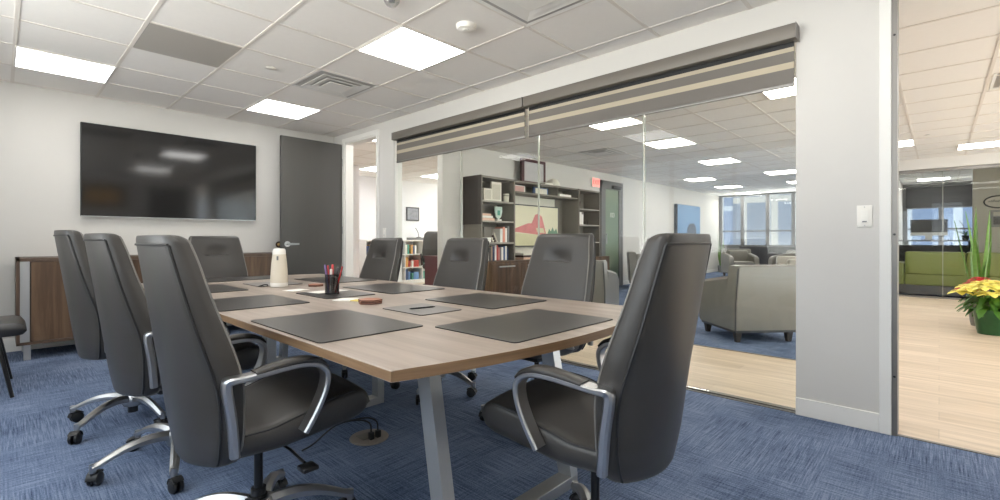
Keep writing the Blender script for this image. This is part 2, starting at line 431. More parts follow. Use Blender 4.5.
# frameless glass partition
win = struct(B().box((XG+.03, .636, 0), (XG+.075, 4.887, .012)).box((XG+.03, .636, 2.345), (XG+.075, 4.887, 2.36)).build('window_1', M['alu'], smooth=0))
ys = [.640, 1.645, 2.67, 3.72, 4.886]
for a, c in zip(ys, ys[1:]):
    B().box((XG+.046, a+.004, .012), (XG+.058, c-.004, 2.345)).build('pane', M['glass'], win, smooth=0)
for y in ys[1:-1]:
    B().box((XG+.044, y-.005, .012), (XG+.060, y+.005, 2.345)).build('joint', M['glass_edge'], win, smooth=0)
struct(B().box((XG+.03, .630, 0), (XG+.075, .6405, 2.345)).build('trim_7', M['alu'], smooth=0))

# window wall of the lounge
def window_wall(name, y0, y1, sill, mulls, top=2.50):
    f = B(); f.box((XW, y0, 0), (XW+.15, y1, sill)).box((XW, y0, top), (XW+.15, y1, CEIL))
    for y in mulls: f.box((XW-.02, y-.05, sill), (XW+.13, y+.05, top))
    f.box((XW+.02, y0, 1.33), (XW+.07, y1, 1.37))
    o = struct(f.build(name, M['mid_grey'], smooth=0))
    for a, c in zip(mulls, mulls[1:]):
        B().box((XW+.05, a+.05, sill), (XW+.06, c-.05, top)).build('pane', M['glass'], o, smooth=0)
    return o
window_wall('window_2', .72, YC, .90, [.77, 2.05, 3.27, 3.98, 4.72, 5.40])
window_wall('window_3', -2.2, .72, .86, [-2.15, -.9, -.04, .67])
# unseen windows left of the camera, added to bring light onto the ceiling
f = B(); f.box((-1.45, -.7, .82), (-1.27, 4.5, .85))
for k in range(6): f.box((-1.40, -.67+k*1.028-.03, .85), (-1.34, -.67+k*1.028+.03, 2.48))
wl = struct(f.build('window_added_left', M['white'], smooth=0))
for k in range(5): B().box((-1.375, -.67+k*1.028+.03, .85), (-1.365, -.67+(k+1)*1.028-.03, 2.48)).build('pane', M['glass'], wl, smooth=0)
# outside
for nm, lo, hi, mt in (('exterior_building', (30, 3, -12), (42, 9.0, 22), 'facade_grey'), ('exterior_building.001', (34, 9.4, -12), (46, 18, 26), 'facade_blue'), ('exterior_building.002', (33, -9, -12), (45, 1.6, 5), 'facade_blue')):
    struct(B().box(lo, hi).build(nm, M[mt], smooth=0))

# ------------------------------------------------------------------ conference table
TT = .735; TH = .03
def arc(xa, xb, y, bulge, n=24):
    return [(xa+(xb-xa)*k/n, y+bulge*(1-(2*k/n-1)**2)) for k in range(n+1)]
TX0, TX1 = .663, 2.115
outline = arc(TX0, TX1, .992, -.106)+arc(TX1, TX0, 4.35, .106)
tb = thing('conference_table', 'long pale wood conference table with bowed ends on silver sled legs', 'table', (1.39, 2.67, 0))
B().prism([(x-1.39, y-2.67) for x, y in outline], TT-TH, TT, .002, 0, 1).build('tabletop', [M['table'], M['table_edge']], tb, smooth=20)
def leg_frame(y, lean):
    """two posts and a bar on the floor; the posts lean in by 'lean' towards the middle"""
    zt = TT-TH-.04
    f = B().box((-.41, y-.034+lean, zt), (.32, y+.034+lean, TT-TH-.0005)).build('leg_frame', M['silver'], tb, smooth=0)
    for x in (-.385, .295):
        rings = [[(x+sx*.024*1, y+sy*.034+(lean*t), z) for sx, sy in ((-1, -1), (1, -1), (1, 1), (-1, 1))] for z, t in ((.05, 0), (zt, 1))]
        B().loft(rings).build('leg', M['silver'], f, smooth=0)
    B().box((-.409, y-.034, 0.002), (.319, y+.034, .05), .002).build('foot_bar', M['silver'], f, smooth=0)
leg_frame(1.175-2.67, .115)
leg_frame(0, 0)
leg_frame(4.17-2.67, -.115)
B().box((-.02, -1.4, TT-TH-.05), (.10, 1.4, TT-TH-.001)).build('cable_tray', M['black_metal'], tb, smooth=0)

# ------------------------------------------------------------------ office chairs
ZS = lambda z: z if z < .70 else .70+(z-.70)*1.06
XBK = [(.33, -.205), (.45, -.209), (.55, -.213), (.62, -.222), (.68, -.240), (.75, -.266), (.85, -.296), (.95, -.322), (1.04, -.345), (1.10, -.360)]
XFR = [(.33, -.14), (.44, -.138), (.62, -.140), (.71, -.167), (.80, -.20), (.877, -.232), (1.0, -.266), (1.055, -.292), (1.07, -.30)]
HW = [(.348, .182), (.363, .207), (.393, .230), (.46, .253), (.60, .266), (.72, .264), (.90, .244), (1.02, .222), (1.07, .214)]
XCB = [(.33, -.262), (.40, -.278), (.48, -.292), (.58, -.306), (.70, -.322), (.85, -.345), (1.04, -.374), (1.10, -.383)]   # middle of the back
def soft(tab, z): return sum(interp(tab, z+d) for d in (-.05, -.025, 0, .025, .05))/5
def back_ring(z, inset=0, fi=0, zz=None):
    w = interp(HW, z)-inset; xb = soft(XBK, z)+inset*.3; xf = soft(XFR, z)-fi; bl = soft(XBK, z)-soft(XCB, z)
    pts = []
    nf = 40; rc = .016; fw = .985
    for k in range(nf+1):                        # front, from -y to +y
        y = (-1+2*k/nf)*(w-rc)*fw
        u = abs(y)/w
        x = xf+.016*(1-u**2.2)
        f = max(0, 1-(y/.118)**2)**1.3; g = smoothstep(1.00, .890, z)**1.3 if z > .885 else max(0, 1-(.885-z)/.006)
        x -= .028*f*g
        pts.append((x, y, z))
    for a in (30, 60): pts.append((xf-rc+rc*math.cos(R(a)), w-rc+rc*math.sin(R(a)), z))
    ns = 5
    for k in range(ns+1):                        # side +y
        t = k/ns; pts.append((xf-rc+(xb+.008-xf+rc)*t, w+.006*math.sin(PI*t), z))
    nb = 22
    for k in range(nb+1):                        # rounded back
        y = (1-2*k/nb)*(w-.006); pts.append((xb-bl*(1-(abs(y)/w)**2.3), y, z))
    for k in range(ns+1):
        t = k/ns; pts.append((xb+.008+(xf-rc-xb-.008)*t, -w-.006*math.sin(PI*t), z))
    for a in (60, 30): pts.append((xf-rc+rc*math.cos(R(a)), -w+rc-rc*math.sin(R(a)), z))
    return [(px_, py_, ZS(pz_) if zz is None else zz) for px_, py_, pz_ in pts]
chair_proto = thing('office_chair', 'x', 'chair', group=None)
def body(o): o.location = (.008, 0, .0371); o.scale = (.92, .92, .965); return o
zs = [.358+.0125*k for k in range(56)]
zs = sorted([z for z in zs if z < 1.043 and abs(z-.882) > .006]+[1.043, .879, .882, .885, .890])
ZT0 = 1.026
zs = [z for z in zs if z < ZT0-.004]+[ZT0]
rings = [back_ring(.348, .02, .02), back_ring(.351, .008, .008)]+[back_ring(z) for z in zs]
for k in range(1, 10):
    a_ = R(10*k); rings.append(back_ring(ZT0+.004*k, .022*(1-math.cos(a_)), .036*(1-math.cos(a_)), ZS(ZT0)+.029*math.sin(a_)))
bk = body(B().loft(rings).build('backrest', M['leather'], chair_proto, smooth=50))
pz = [.368+.016*k for k in range(42)]
for sg in (-1, 1):                               # welts down the front edges and dark seams down the back edges
    B().tube([(soft(XFR, z)-.004, sg*(interp(HW, z)-.006), ZS(z)) for z in pz if z < 1.026]+[(soft(XFR, 1.03)-.010, sg*(interp(HW, 1.03)-.009), ZS(1.026)+.014)], .0042, 6).build('piping', M['welt'], bk)
    B().tube([(soft(XBK, z)-.001, sg*(interp(HW, z)-.002), ZS(z)) for z in pz if z < 1.026], .0048, 6).build('seam', M['piping'], bk)
w0 = .205
B().tube([(soft(XBK, 1.026)-(soft(XBK, 1.026)-soft(XCB, 1.026))*(1-abs(k/10)**2.3)-.0012, k/10*interp(HW, 1.026)*.985, ZS(1.026)) for k in range(-10, 11)], .0042, 6).build('seam', M['piping'], bk)
# seat
ST = [(-.17, .445), (-.05, .452), (.06, .478), (.15, .502), (.24, .511), (.287, .505), (.312, .490), (.325, .470), (.332, .447)]
SB = [(-.17, .365), (0, .368), (.10, .38), (.20, .39), (.285, .398), (.31, .408), (.325, .422), (.332, .437)]
SW = [(-.17, .225), (-.05, .248), (.1, .258), (.26, .258), (.30, .252), (.332, .232)]
rings = []
for k in range(34):
    x = -.17+.502*(1-(1-k/33)**1.8)
    zt, zb, wv = interp(ST, x), interp(SB, x), interp(SW, x); rr = []
    for j in range(17):
        u = -1+2*j/16; rr.append((x, u*(wv-.02), zt+.012*(1-u*u)))
    h = zt-zb; rr += [(x, wv-.006, zt-.006), (x, wv, zt-.02 if h > .05 else zt-h*.3), (x, wv+.002, (zt+zb)/2), (x, wv-.006, zb+min(.02, h*.3)), (x, wv-.03, zb)]
    rr += [(x, -wv+.03, zb), (x, -wv+.006, zb+min(.02, h*.3)), (x, -wv-.002, (zt+zb)/2), (x, -wv, zt-.02 if h > .05 else zt-h*.3), (x, -wv+.006, zt-.006)]
    rings.append(rr)
se = body(B().loft(rings).build('seat', M['leather'], chair_proto, smooth=50))
for sg in (-1, 1):
    B().tube([(x/100, sg*(interp(SW, x/100)-.006), interp(ST, x/100)-.006) for x in range(-16, 27, 2)], .004, 6).build('piping', M['piping'], se)
# arms: flat polished loop
ARM = [(-.181, .408), (-.190, .52), (-.203, .605), (-.2045, .630), (-.201, .637), (-.192, .640), (-.15, .641), (-.09, .646), (0, .652), (.06, .648), (.098, .632), (.116, .602), (.108, .55), (.076, .485), (.036, .425)]
def ribbon(path, y0, wf, tf):
    P = spline([(x, 0, z) for x, z in path], 4); rings = []; n = len(P)
    for i, p in enumerate(P):
        d = (P[min(i+1, n-1)]-P[max(i-1, 0)]).normalized(); nr = Vector((-d.z, 0, d.x)); s = i/(n-1)
        hw, ht = wf(s)/2, tf(s)/2; c = ht*.5
        rings.append([Vector((p.x, y0, p.z))+nr*a+Vector((0, q, 0)) for a, q in ((ht, -hw+c), (ht, hw-c), (ht-c, hw), (-ht+c, hw), (-ht, hw-c), (-ht, -hw+c), (-ht+c, -hw), (ht-c, -hw))])
    return rings
for sg in (-1, 1):
    ar = body(B().loft(ribbon(ARM, sg*.288, lambda s: interp([(0, .032), (.22, .036), (.35, .05), (.8, .058), (1, .055)], s), lambda s: interp([(0, .028), (.25, .028), (.4, .018), (1, .020)], s))).build('armrest', M['chrome'], chair_proto, smooth=30))
    ar['label'] = 'polished metal armrest loop'
    PAD = [(-.125, .651), (-.06, .660), (0, .665), (.05, .663), (.088, .653), (.116, .630)]
    B().loft(ribbon(PAD, sg*.288, lambda s: .052+.006*math.sin(PI*s), lambda s: .010+.008*math.sin(PI*s))).build('arm_pad', M['leather'], ar, smooth=60)
body(B().box((-.12, -.09, .315), (.10, .09, .366), .015).box((-.12, -.13, .352), (.08, .13, .372), .006).build('tilt_mechanism', M['black'], chair_proto))
lv = B(); lv.tube([(.02, -.08, .345), (.03, -.2, .34), (.035, -.30, .325)], .005, 8); lv.box((.008, -.355, .312), (.062, -.30, .326), .004)
body(lv.build('tilt_lever', M['black_metal'], chair_proto))
B().cyl((0, 0, .05), (0, 0, .40), .0145, 16).cyl((0, 0, .05), (0, 0, .19), .025, 20).cyl((0, 0, .15), (0, 0, .165), .029, 20).build('gas_column', M['black_metal'], chair_proto)
B().lathe([(.02, .09), (.046, .09), (.052, .105), (.05, .14), (.042, .155), (.02, .155)], 28).build('hub', M['chrome'], chair_proto)
for k in range(5):
    lg = B(); rings = []
    for t in range(13):
        s = t/12; r = .035+.285*s; z = .135+.018*math.sin(PI*min(1, s*1.1))-.052*s**1.6; hw = .024-.008*s; ht = .022-.009*s
        rings.append([(r, y, z+q) for y, q in ((-hw, -ht*.8), (hw, -ht*.8), (hw, ht*.2), (hw*.35, ht), (-hw*.35, ht), (-hw, ht*.2))])
    lg.loft(rings); lg.cyl((.315, 0, .062), (.315, 0, .098), .0125, 12)
    lo = lg.build('base_leg', M['chrome'], chair_proto, rot=(0, 0, R(72*k)), smooth=30)
    ca = B(); a = (random.random()*360)
    mt = Matrix.Translation((.315, 0, 0)) @ Matrix.Rotation(R(a), 4, 'Z')
    c2 = B()
    for sg in (-1, 1):
        prof = [(.008, 0), (.024, 0), (.029, .004), (.029, .013), (.024, .018), (.006, .02)]
        m2 = mt @ Matrix.Translation((.018, sg*.004, .0295)) @ Matrix.Rotation(R(-90*sg), 4, 'X')
        ca.lathe(prof, 20, mtx=m2)
    ca.box((-.012, -.0045, .02), (.03, .0045, .062), .003, mtx=mt)
    rs = [[mt @ Vector((.018+rr*math.cos(R(g)), y, .0295+rr*math.sin(R(g)))) for y, rr in ((-.02, .030), (.02, .030), (.02, .036), (-.02, .036))] for g in range(40, 190, 15)]
    ca.loft(rs)
    cs = ca.build('caster', M['black'], lo, smooth=40)

CH = [  # x, y, facing, leg angle, label
 (.622, 1.75, 0, -17, 0, 'nearest of the three grey chairs backed to us along the left table side'),
 (.585, 2.66, 2.5, 38.5, 0.014, 'grey high-back chair in the middle of the three seen from behind at left'),
 (.535, 3.47, 2.5, -2, 0.038, 'farthest of the three grey chairs seen from behind, in front of the credenza'),
 (2.150, 1.72, 180, -8, 0.027, 'grey chair facing us right of the shelf books, front of the glass-side row'),
 (2.130, 2.60, 180, -8, 0.003, 'grey chair facing us at the middle of the row along the glass wall'),
 (2.050, 3.55, 180, 5, 0.005, 'grey chair facing us nearest the open doorway, far end of the glass-side row'),
 (1.346, .83, 94, -98, 0.004, 'large dark chair at the near table end, back turned to the corridor glass'),
 (1.365, 4.64, -90, 10, 0.023, 'grey chair at the far table head beneath the television'),
]
chairs = []
for k, (x, y, rz, la, up, lab) in enumerate(CH):
    o = chair_proto if k == 0 else copy_tree(chair_proto)
    o.location = (x, y, 0); o.rotation_euler = (0, 0, R(rz)); o['label'] = lab; o['group'] = 'office chairs around the conference table'
    n = 0
    for c in o.children:
        if c.name.startswith('base_leg'):
            c.rotation_euler = (0, 0, R(la-rz+72*n)); n += 1
        elif c.location.x > .004: c.location.z = .0371+up      # seat height of this chair
    chairs.append(o)

# side chair cut by the left edge
sc_ = thing('side_chair', 'black padded side chair on splayed legs left of the credenza', 'chair', (-.12, 4.86, 0))
rings = []
for x, zt, zb, hw in ((-.28, .455, .425, .25), (-.24, .475, .41, .27), (0, .488, .405, .285), (.18, .492, .405, .285), (.225, .480, .41, .28), (.245, .45, .43, .265)):
    rr = [(x, u/6*(hw-.03), zt+.012*(1-(u/6)**2)) for u in range(-6, 7)]+[(x, hw-.008, zt-.012), (x, hw, (zt+zb)/2), (x, hw-.02, zb), (x, -hw+.02, zb), (x, -hw, (zt+zb)/2), (x, -hw+.008, zt-.012)]
    rings.append(rr)
B().loft(rings).build('seat', M['leather_black'], sc_, smooth=60)
rings = []
for z, x, hw in ((.60, -.27, .20), (.63, -.275, .225), (.75, -.295, .235), (.86, -.32, .225), (.885, -.325, .20)):
    rings.append([(x+.02, -hw, z), (x+.03, 0, z), (x+.02, hw, z), (x-.02, hw, z), (x-.03, 0, z), (x-.02, -hw, z)])
B().loft(rings).build('backrest', M['leather_black'], sc_, smooth=60)
for sx, sy in ((1, -1), (1, 1), (-1, -1), (-1, 1)):
    tx, ty = (.10 if sx > 0 else -.2), sy*.24
    B().tube([(tx, ty, .415), (tx+sx*.075, sy*.31, .0)], [.014, .011], 10).build('leg', M['black_metal'], sc_)
for sy in (-1, 1): B().tube([(-.22, sy*.2, .42), (-.26, sy*.19, .5), (-.285, sy*.18, .66)], .012, 8).build('back_post', M['black_metal'], sc_)

# ------------------------------------------------------------------ things on the table
def pad(x0, y0, x1, y1, lab, mat='pad', th=.004, group='desk pads on the table', name='desk_pad', cat='desk pad'):
    cx, cy = (x0+x1)/2, (y0+y1)/2; hx, hy = (x1-x0)/2, (y1-y0)/2; r = .018; poly = []
    for qx, qy, a0 in ((hx-r, hy-r, 0), (-hx+r, hy-r, 90), (-hx+r, -hy+r, 180), (hx-r, -hy+r, 270)):
        for a in range(0, 91, 30): poly.append((qx+r*math.cos(R(a0+a)), qy+r*math.sin(R(a0+a))))
    o = B().prism(poly, 0, th, .0012, 0, 1).build(name, [M[mat], M['black']], loc=(cx, cy, TT+.0005), smooth=20)
    return tag(o, lab, cat, group)
pad(.68, 1.41, 1.092, 2.012, 'dark desk pad at the near left place, nearest the table corner')
pad(.676, 2.366, 1.097, 2.88, 'dark desk pad at the middle left place behind the nearest left chair')
pad(.69, 3.25, 1.10, 3.81, 'dark desk pad at the far left place, before the chair under the television')
pad(1.10, .965, 1.711, 1.372, 'dark desk pad at the near table end, beside the large dark chair')
pad(1.572, 1.52, 1.995, 2.04, 'dark desk pad in front of the chair right of the shelf books')
pad(1.60, 2.385, 2.02, 2.99, 'dark desk pad at the middle place of the glass side')
pad(1.66, 3.30, 2.08, 3.90, 'dark desk pad nearest the open charcoal door')
pad(1.07, 4.07, 1.69, 4.42, 'shiny desk pad at the far table end beneath the television')
pad(1.228, 1.61, 1.468, 1.92, 'small grey pad with a black pen lying on it', 'pad_grey', group='small pads along the table middle')
pad(1.222, 2.44, 1.53, 2.85, 'small dark pad under the pencil cup', 'pad', group='small pads along the table middle')
pad(1.222, 3.42, 1.53, 3.76, 'small grey pad behind the cream cylinder device', 'pad_grey', group='small pads along the table middle')
# pen on the small pad
b = B(); b.tube([(-.065, 0, 0), (-.055, 0, 0), (.05, 0, 0), (.066, 0, 0)], [.0015, .0034, .0034, .001], 10)
pn = tag(b.build('pen', M['black'], loc=(1.352, 1.765, TT+.0081), rot=(0, 0, R(-12))), 'black pen lying on the small grey pad', 'pen')
B().box((.0, .003, 0), (.045, .0048, .0016)).build('clip', M['black_metal'], pn)
# loose notes
def note(name, cx, cy, w, h, a, lab, mat, cat='paper', z=.0006, th=.0012):
    o = B().box((-w/2, -h/2, 0), (w/2, h/2, th)).build(name, M[mat], loc=(cx, cy, TT+z), rot=(0, 0, R(a)), smooth=0)
    return tag(o, lab, cat)
note('paper', 1.305, 3.03, .13, .10, 15, 'white slip of paper between the far coaster and the cream device', 'paper')
note('paper', 1.40, 2.78, .22, .12, 8, 'white sheet lying behind the black pencil cup', 'paper', z=.0052)
note('sticky_note', 1.28, 2.345, .10, .10, 30, 'pale yellow note pad beside the near copper coaster', 'paper', 'note', th=.004)
note('sticky_note', 1.305, 2.27, .055, .06, 25, 'small bright yellow note peeking from under the pale pad edge', 'yellow_paper', 'note', th=.003)
# coasters
def coaster(cx, cy, r, n, lab):
    t = thing('coaster', lab, 'coaster', (cx, cy, TT+.0006), group='copper coaster stacks')
    for k in range(n):
        poly = [(r*math.cos(R(60*i+8)), r*math.sin(R(60*i+8))) for i in range(6)]
        m = Matrix.Rotation(R(3*k), 4, 'Z')
        B().prism(poly, k*.0075, k*.0075+.0068, .001, 0, 1, mtx=m).build('disc', [M['copper'], M['dark_brown']], t, smooth=20)
coaster(1.297, 2.128, .062, 3, 'near stack of copper topped hexagonal coasters')
coaster(1.515, 3.195, .055, 2, 'far stack of copper topped coasters behind the pencil cup')
# pencil cup
cup = thing('pencil_cup', 'black mesh pencil cup holding pens on a small dark pad', 'cup', (1.35, 2.635, TT+.0048))
def meshmat():
    m, nt, p = new_mat('wire_mesh'); L = nt.links
    p.inputs['Base Color'].default_value = rgb(26, 25, 26); p.inputs['Metallic'].default_value = .4; p.inputs['Roughness'].default_value = .4
    tc = N(nt, 'ShaderNodeTexCoord'); ck = N(nt, 'ShaderNodeTexChecker', Scale=420.0); L.new(tc.outputs['Object'], ck.inputs['Vector'])
    ma = N(nt, 'ShaderNodeMath', operation='MULTIPLY_ADD'); L.new(ck.outputs['Fac'], ma.inputs[0]); ma.inputs[1].default_value = .45; ma.inputs[2].default_value = .55
    L.new(ma.outputs[0], p.inputs['Alpha']); return m
M['mesh'] = meshmat()
B().lathe([(.040, .002), (.0405, .115)], 28, cap=(False, False)).build('mesh_wall', M['mesh'], cup)
B().lathe([(.0, 0), (.041, 0), (.042, .004), (.041, .008), (0, .008)], 28).build('bottom', M['black_metal'], cup)
B().tube([(.0405*math.cos(2*PI*i/28), .0405*math.sin(2*PI*i/28), .115) for i in range(28)], .0028, 6, closed=True).build('rim', M['black_metal'], cup)
pens = [('pen', (-.02, .012), (-.030, .030), .165, (120, 96, 150), 'violet pen in the pencil cup'), ('pen', (-.006, .018), (-.014, .024), .16, (178, 44, 46), 'red marker leaning to the left side of the cup'),
        ('marker', (.0, 0), (.002, -.002), .166, (190, 60, 60), 'red capped white marker in the middle of the cup'), ('marker', (-.016, -.01), (-.012, -.012), .140, (216, 208, 204), 'white marker in the pencil cup'),
        ('pen', (.014, -.022), (.040, -.050), .155, (170, 40, 40), 'red pen leaning to the right in the cup'), ('marker', (.018, -.004), (.026, -.022), .150, (52, 50, 54), 'dark marker in the pencil cup')]
for nm, a, c, h, colr, lab in pens:
    r = .0065 if nm == 'marker' else .0045
    bx, by, bz = 1.35, 2.635, TT+.0135
    o = thing(nm, lab, nm, (bx+a[0]*.8, by+a[1]*.8, bz), group='pens in the pencil cup')
    d = Vector((c[0]-a[0]*.8, c[1]-a[1]*.8, h)); cm = plain('pen_'+lab.split()[0]+str(h), rgb(*colr), .35)
    q = Vector((0, 0, 0))
    B().tube([q, q+d*.62], r, 10).build('barrel', M['device_white'] if nm == 'marker' else cm, o)
    B().tube([q+d*.62, q+d*.97, q+d], [r*1.08, r*1.08, r*.7], 10).build('cap', cm, o)
# conference camera speaker
dv = thing('conference_camera', 'cream cloth covered tapered cylinder device standing on the table', 'camera', (1.325, 3.345, TT+.0006))
B().lathe([(0.0270, 0), (0.0504, 0), (0.0544, .004), (0.0558, .012), (0.0560, .03)], 36).build('base', M['device_white'], dv)
B().lathe([(0.0560, .03), (0.0563, .05), (0.0540, .10), (0.0500, .16), (0.0450, .205), (0.0423, .225)], 36, cap=(True, True)).build('body', M['device'], dv)
B().lathe([(0.0423, .225), (0.0418, .245), (0.0387, .258), (0.0324, .264), (0.0180, .266), (0.0000, .2665)], 36).build('head', M['device_white'], dv)
d_ = Vector((-.36, -.93, 0)).normalized()
B().box((-.006, -.003, -.014), (.006, .003, .014), .002, mtx=Matrix.Translation(d_*.0463+Vector((-.012, 0, .20))) @ Matrix.Rotation(R(-22), 4, 'Z')).build('mark', M['mid_grey'], dv)
# cable knot beside it
b = B(); b.tube(spline([(0, 0, .003), (.02, .012, .014), (.04, -.006, .016), (.05, .012, .004), (.03, .026, .003), (.01, .01, .012), (-.012, .016, .003)], 5), .0028, 6)
tag(b.build('cable', M['black'], loc=(1.225, 3.405, TT+.0005)), 'short dark cable curled at the foot of the cream device', 'cable')

# ------------------------------------------------------------------ floor power box
pb = thing('floor_power_box', 'round taupe floor outlet cover with black plugs on the carpet', 'floor outlet', (1.35, 2.225, 0))
mt = plain('taupe_plastic', rgb(132, 122, 112), .5)
B().lathe([(.0, 0), (.098, 0), (.102, .004), (.098, .010), (.085, .013), (0, .013)], 40).build('cover', mt, pb)
B().box((-.055, -.03, .012), (.055, .045, .016), .003).build('lid', plain('taupe_lid', rgb(110, 102, 93), .5), pb)
for x in (-.028, .012): B().box((x, -.06, .012), (x+.024, -.034, .05), .004).build('plug', M['black'], pb)
for k, dx in enumerate((-.016, .024)):
    p = spline([(dx, -.047, .045), (dx-.01, -.045, .10), (dx-.07, -.02, .125), (-.17, .04, .105), (-.27, .08, .03), (-.32, .10, .006)], 6)
    B().tube(p, .0042, 8).build('cable', M['black'], pb)

# ------------------------------------------------------------------ television and credenza
tv = thing('television', 'large wall-mounted black flat television above the credenza', 'television', (1.3945, 6.38, 1.782))
hw, hh = .8385, .482
B().box((-hw, -.018, -hh), (hw, .022, hh), .004).build('housing', M['black'], tv, smooth=0)
B().box((-hw+.007, -.0205, -hh+.012), (hw-.007, -.0175, hh-.007)).build('screen', M['screen'], tv, smooth=0)
B().box((-hw, -.021, -hh), (hw, -.0177, -hh+.010)).build('lower_bezel', M['silver'], tv, smooth=0)
B().box((-.3, .022, -.2), (.3, .0395, .2)).build('wall_bracket', M['black_metal'], tv, smooth=0)

cr = thing('credenza', 'long walnut credenza with silver end strips on metal feet under the television', 'credenza', (1.25, 6.12, 0))
fx, bx_ = -.27, .27
X0, X1, ZB, ZT = -1.157, 1.16, .135, .90
fr = B(); fr.box((X0, fx, ZB), (X0+.022, bx_, ZT)).box((X1-.022, fx, ZB), (X1, bx_, ZT)).box((X0, fx, ZT-.03), (X1, bx_, ZT), .001).box((X0, fx, ZB), (X1, bx_, ZB+.025)).box((X0+.02, -.22, ZB+.02), (X1-.02, bx_, ZT-.02))
fr.build('body', M['walnut_dark'], cr, smooth=0)
for x in (X0+.024, X1-.024-.06): B().box((x, fx+.002, ZB+.026), (x+.06, -.221, ZT-.031)).build('metal_strip', M['silver'], cr, smooth=0)
n = 4; a = X0+.09; c = X1-.09; dw = (c-a)/n
for k in range(n):
    d = B().box((a+k*dw+.002, fx+.001, ZB+.027), (a+(k+1)*dw-.002, -.221, ZT-.034), .0015).build('door', M['walnut'], cr, smooth=0)
    hx = a+(k+1)*dw-.03 if k % 2 == 0 else a+k*dw+.02
    B().box((hx, fx-.012, ZT-.16), (hx+.01, fx+.0015, ZT-.05), .002).build('handle', M['silver'], d, smooth=0)
for x in (X0+.045, X1-.09, -.02):
    for y in (fx+.01, bx_-.06): B().box((x, y, .001), (x+.047, y+.045, ZB+.001), .003).build('foot', M['silver'], cr, smooth=0)

# on the wall behind the camera, seen only in the television's reflection
af = thing('amber_picture', 'brown framed amber picture seen mirrored at the left of the television', 'picture', (1.62, -1.2995, 2.08))
B().box((-.42, 0, -.27), (.42, .03, .27), .006).build('frame', M['dark_brown'], af, smooth=0)
B().box((-.30, .028, -.16), (.30, .033, .16)).build('print', plain('amber', rgb(230, 176, 86), .6, var=.2, vscale=5), af, smooth=0)
struct(B().box((2.45, -1.2995, 0), (3.25, -1.27, 2.35)).build('door_3', M['door'], smooth=0))
# ------------------------------------------------------------------ switches
def switch(name, loc, axis, w, h, lab, group=None):
    t = thing(name, lab, 'switch', loc, axis, group)
    B().box((-w/2, -.007, -h/2), (w/2, 0, h/2), .002).build('plate', M['device_white'], t, smooth=30)
    B().box((-w*.24, -.0105, -h*.29), (w*.24, -.0065, h*.29), .0015).build('rocker', M['paper'], t, smooth=30)
    B().box((-w*.14, -.0118, -h*.27), (w*.14, -.010, -h*.22)).build('slider', M['mid_grey'], t, smooth=0)
    for z in (-.42, .42): B().cyl((0, -.0082, h*z), (0, -.0065, h*z), .003, 10).build('screw', M['silver'], t)
switch('light_switch', (XG-.0005, .304, 1.193), R(-90), .070, .122, 'white rocker light switch on the wall pier beside the corridor opening')
switch('light_switch', (XG-.0005, 5.10, 1.15), R(-90), .07, .12, 'white light switch on the narrow wall between glass and open doorway')

# ------------------------------------------------------------------ zebra blinds
def blind(y0, y1, lab):
    t = thing('zebra_blind', lab, 'blind', (XG, (y0+y1)/2, 0), group='zebra blinds over the glass wall')
    h = (y1-y0)/2
    B().box((-.095, -h, 2.262), (-.002, h, 2.352), .006).build('headbox', M['blind_box'], t, smooth=30)
    f = B(); zz = [(2.262, 2.232, 2), (2.232, 2.205, 1), (2.205, 2.142, 0), (2.142, 2.103, 1), (2.103, 2.012, 0)]  # black top band paints the shadow gap under the headbox
    for a, c, m in zz: f.box((-.030, -h+.02, c), (-.0265, h-.02, a), mat=m)
    f.build('fabric', [M['blind_dark'], M['blind_light'], M['black']], t, smooth=0)
    f = B()
    for a, c, m in ((2.262, 2.195, 0), (2.195, 2.160, 1), (2.160, 2.095, 0), (2.095, 2.06, 1), (2.06, 2.012, 0)): f.box((-.020, -h+.02, c), (-.0165, h-.02, a), mat=m)
    f.build('rear_fabric', [M['blind_dark'], M['blind_light']], t, smooth=0)
    B().box((-.034, -h+.018, 1.994), (-.012, h-.018, 2.013), .004).build('bottom_bar', M['alu'], t, smooth=30)
    B().box((-.096, -h-.003, 2.260), (-.001, -h, 2.354)).build('end_cap', M['alu'], t, smooth=0)
    c = B()
    for k in range(1): c.tube([(-.05, h-.035, 2.262), (-.05, h-.035, 2.0)], .0022, 6)
    c.build('bead_chain', M['cream'], t)
blind(.620, 2.742, 'grey banded roller blind over the near half of the glass, by the switch pier')
blind(2.752, 4.815, 'grey banded roller blind over the far half of the glass, by the doorway')

# ------------------------------------------------------------------ ceiling fittings
def panel(x, y, lab, mat='lamp', group='square ceiling light panels', s=.585):
    t = thing('ceiling_light', lab, 'light', (x, y, CEIL), group=group)
    f = B(); w = .303
    for lo, hi in (((-w, -w), (w, -s/2)), ((-w, s/2), (w, w)), ((-w, -s/2), (-s/2, s/2)), ((s/2, -s/2), (w, s/2))): f.box((lo[0], lo[1], -.010), (hi[0], hi[1], .0))
    f.build('frame', M['white'], t, smooth=0)
    B().box((-s/2, -s/2, -.007), (s/2, s/2, -.001)).build('diffuser', M[mat], t, smooth=0)
def gx(i): return GX0+(i+.5)*GP
def gy(j): return GY0+(j+.5)*GP
panel(gx(0), gy(0), 'ceiling light panel over the table middle, beside the smoke detector')
panel(gx(0), gy(4), 'ceiling light panel near the open charcoal door, beyond the supply vent')
panel(gx(-3), gy(4), 'ceiling light panel above and left of the television')
panel(gx(-3), gy(0), 'ceiling light panel over the left chairs, mirrored in the glass')
panel(gx(0), gy(-4), 'ceiling light panel above the near table end, overhead')
panel(gx(-3), gy(-4), 'ceiling light panel above the near left corner, overhead')
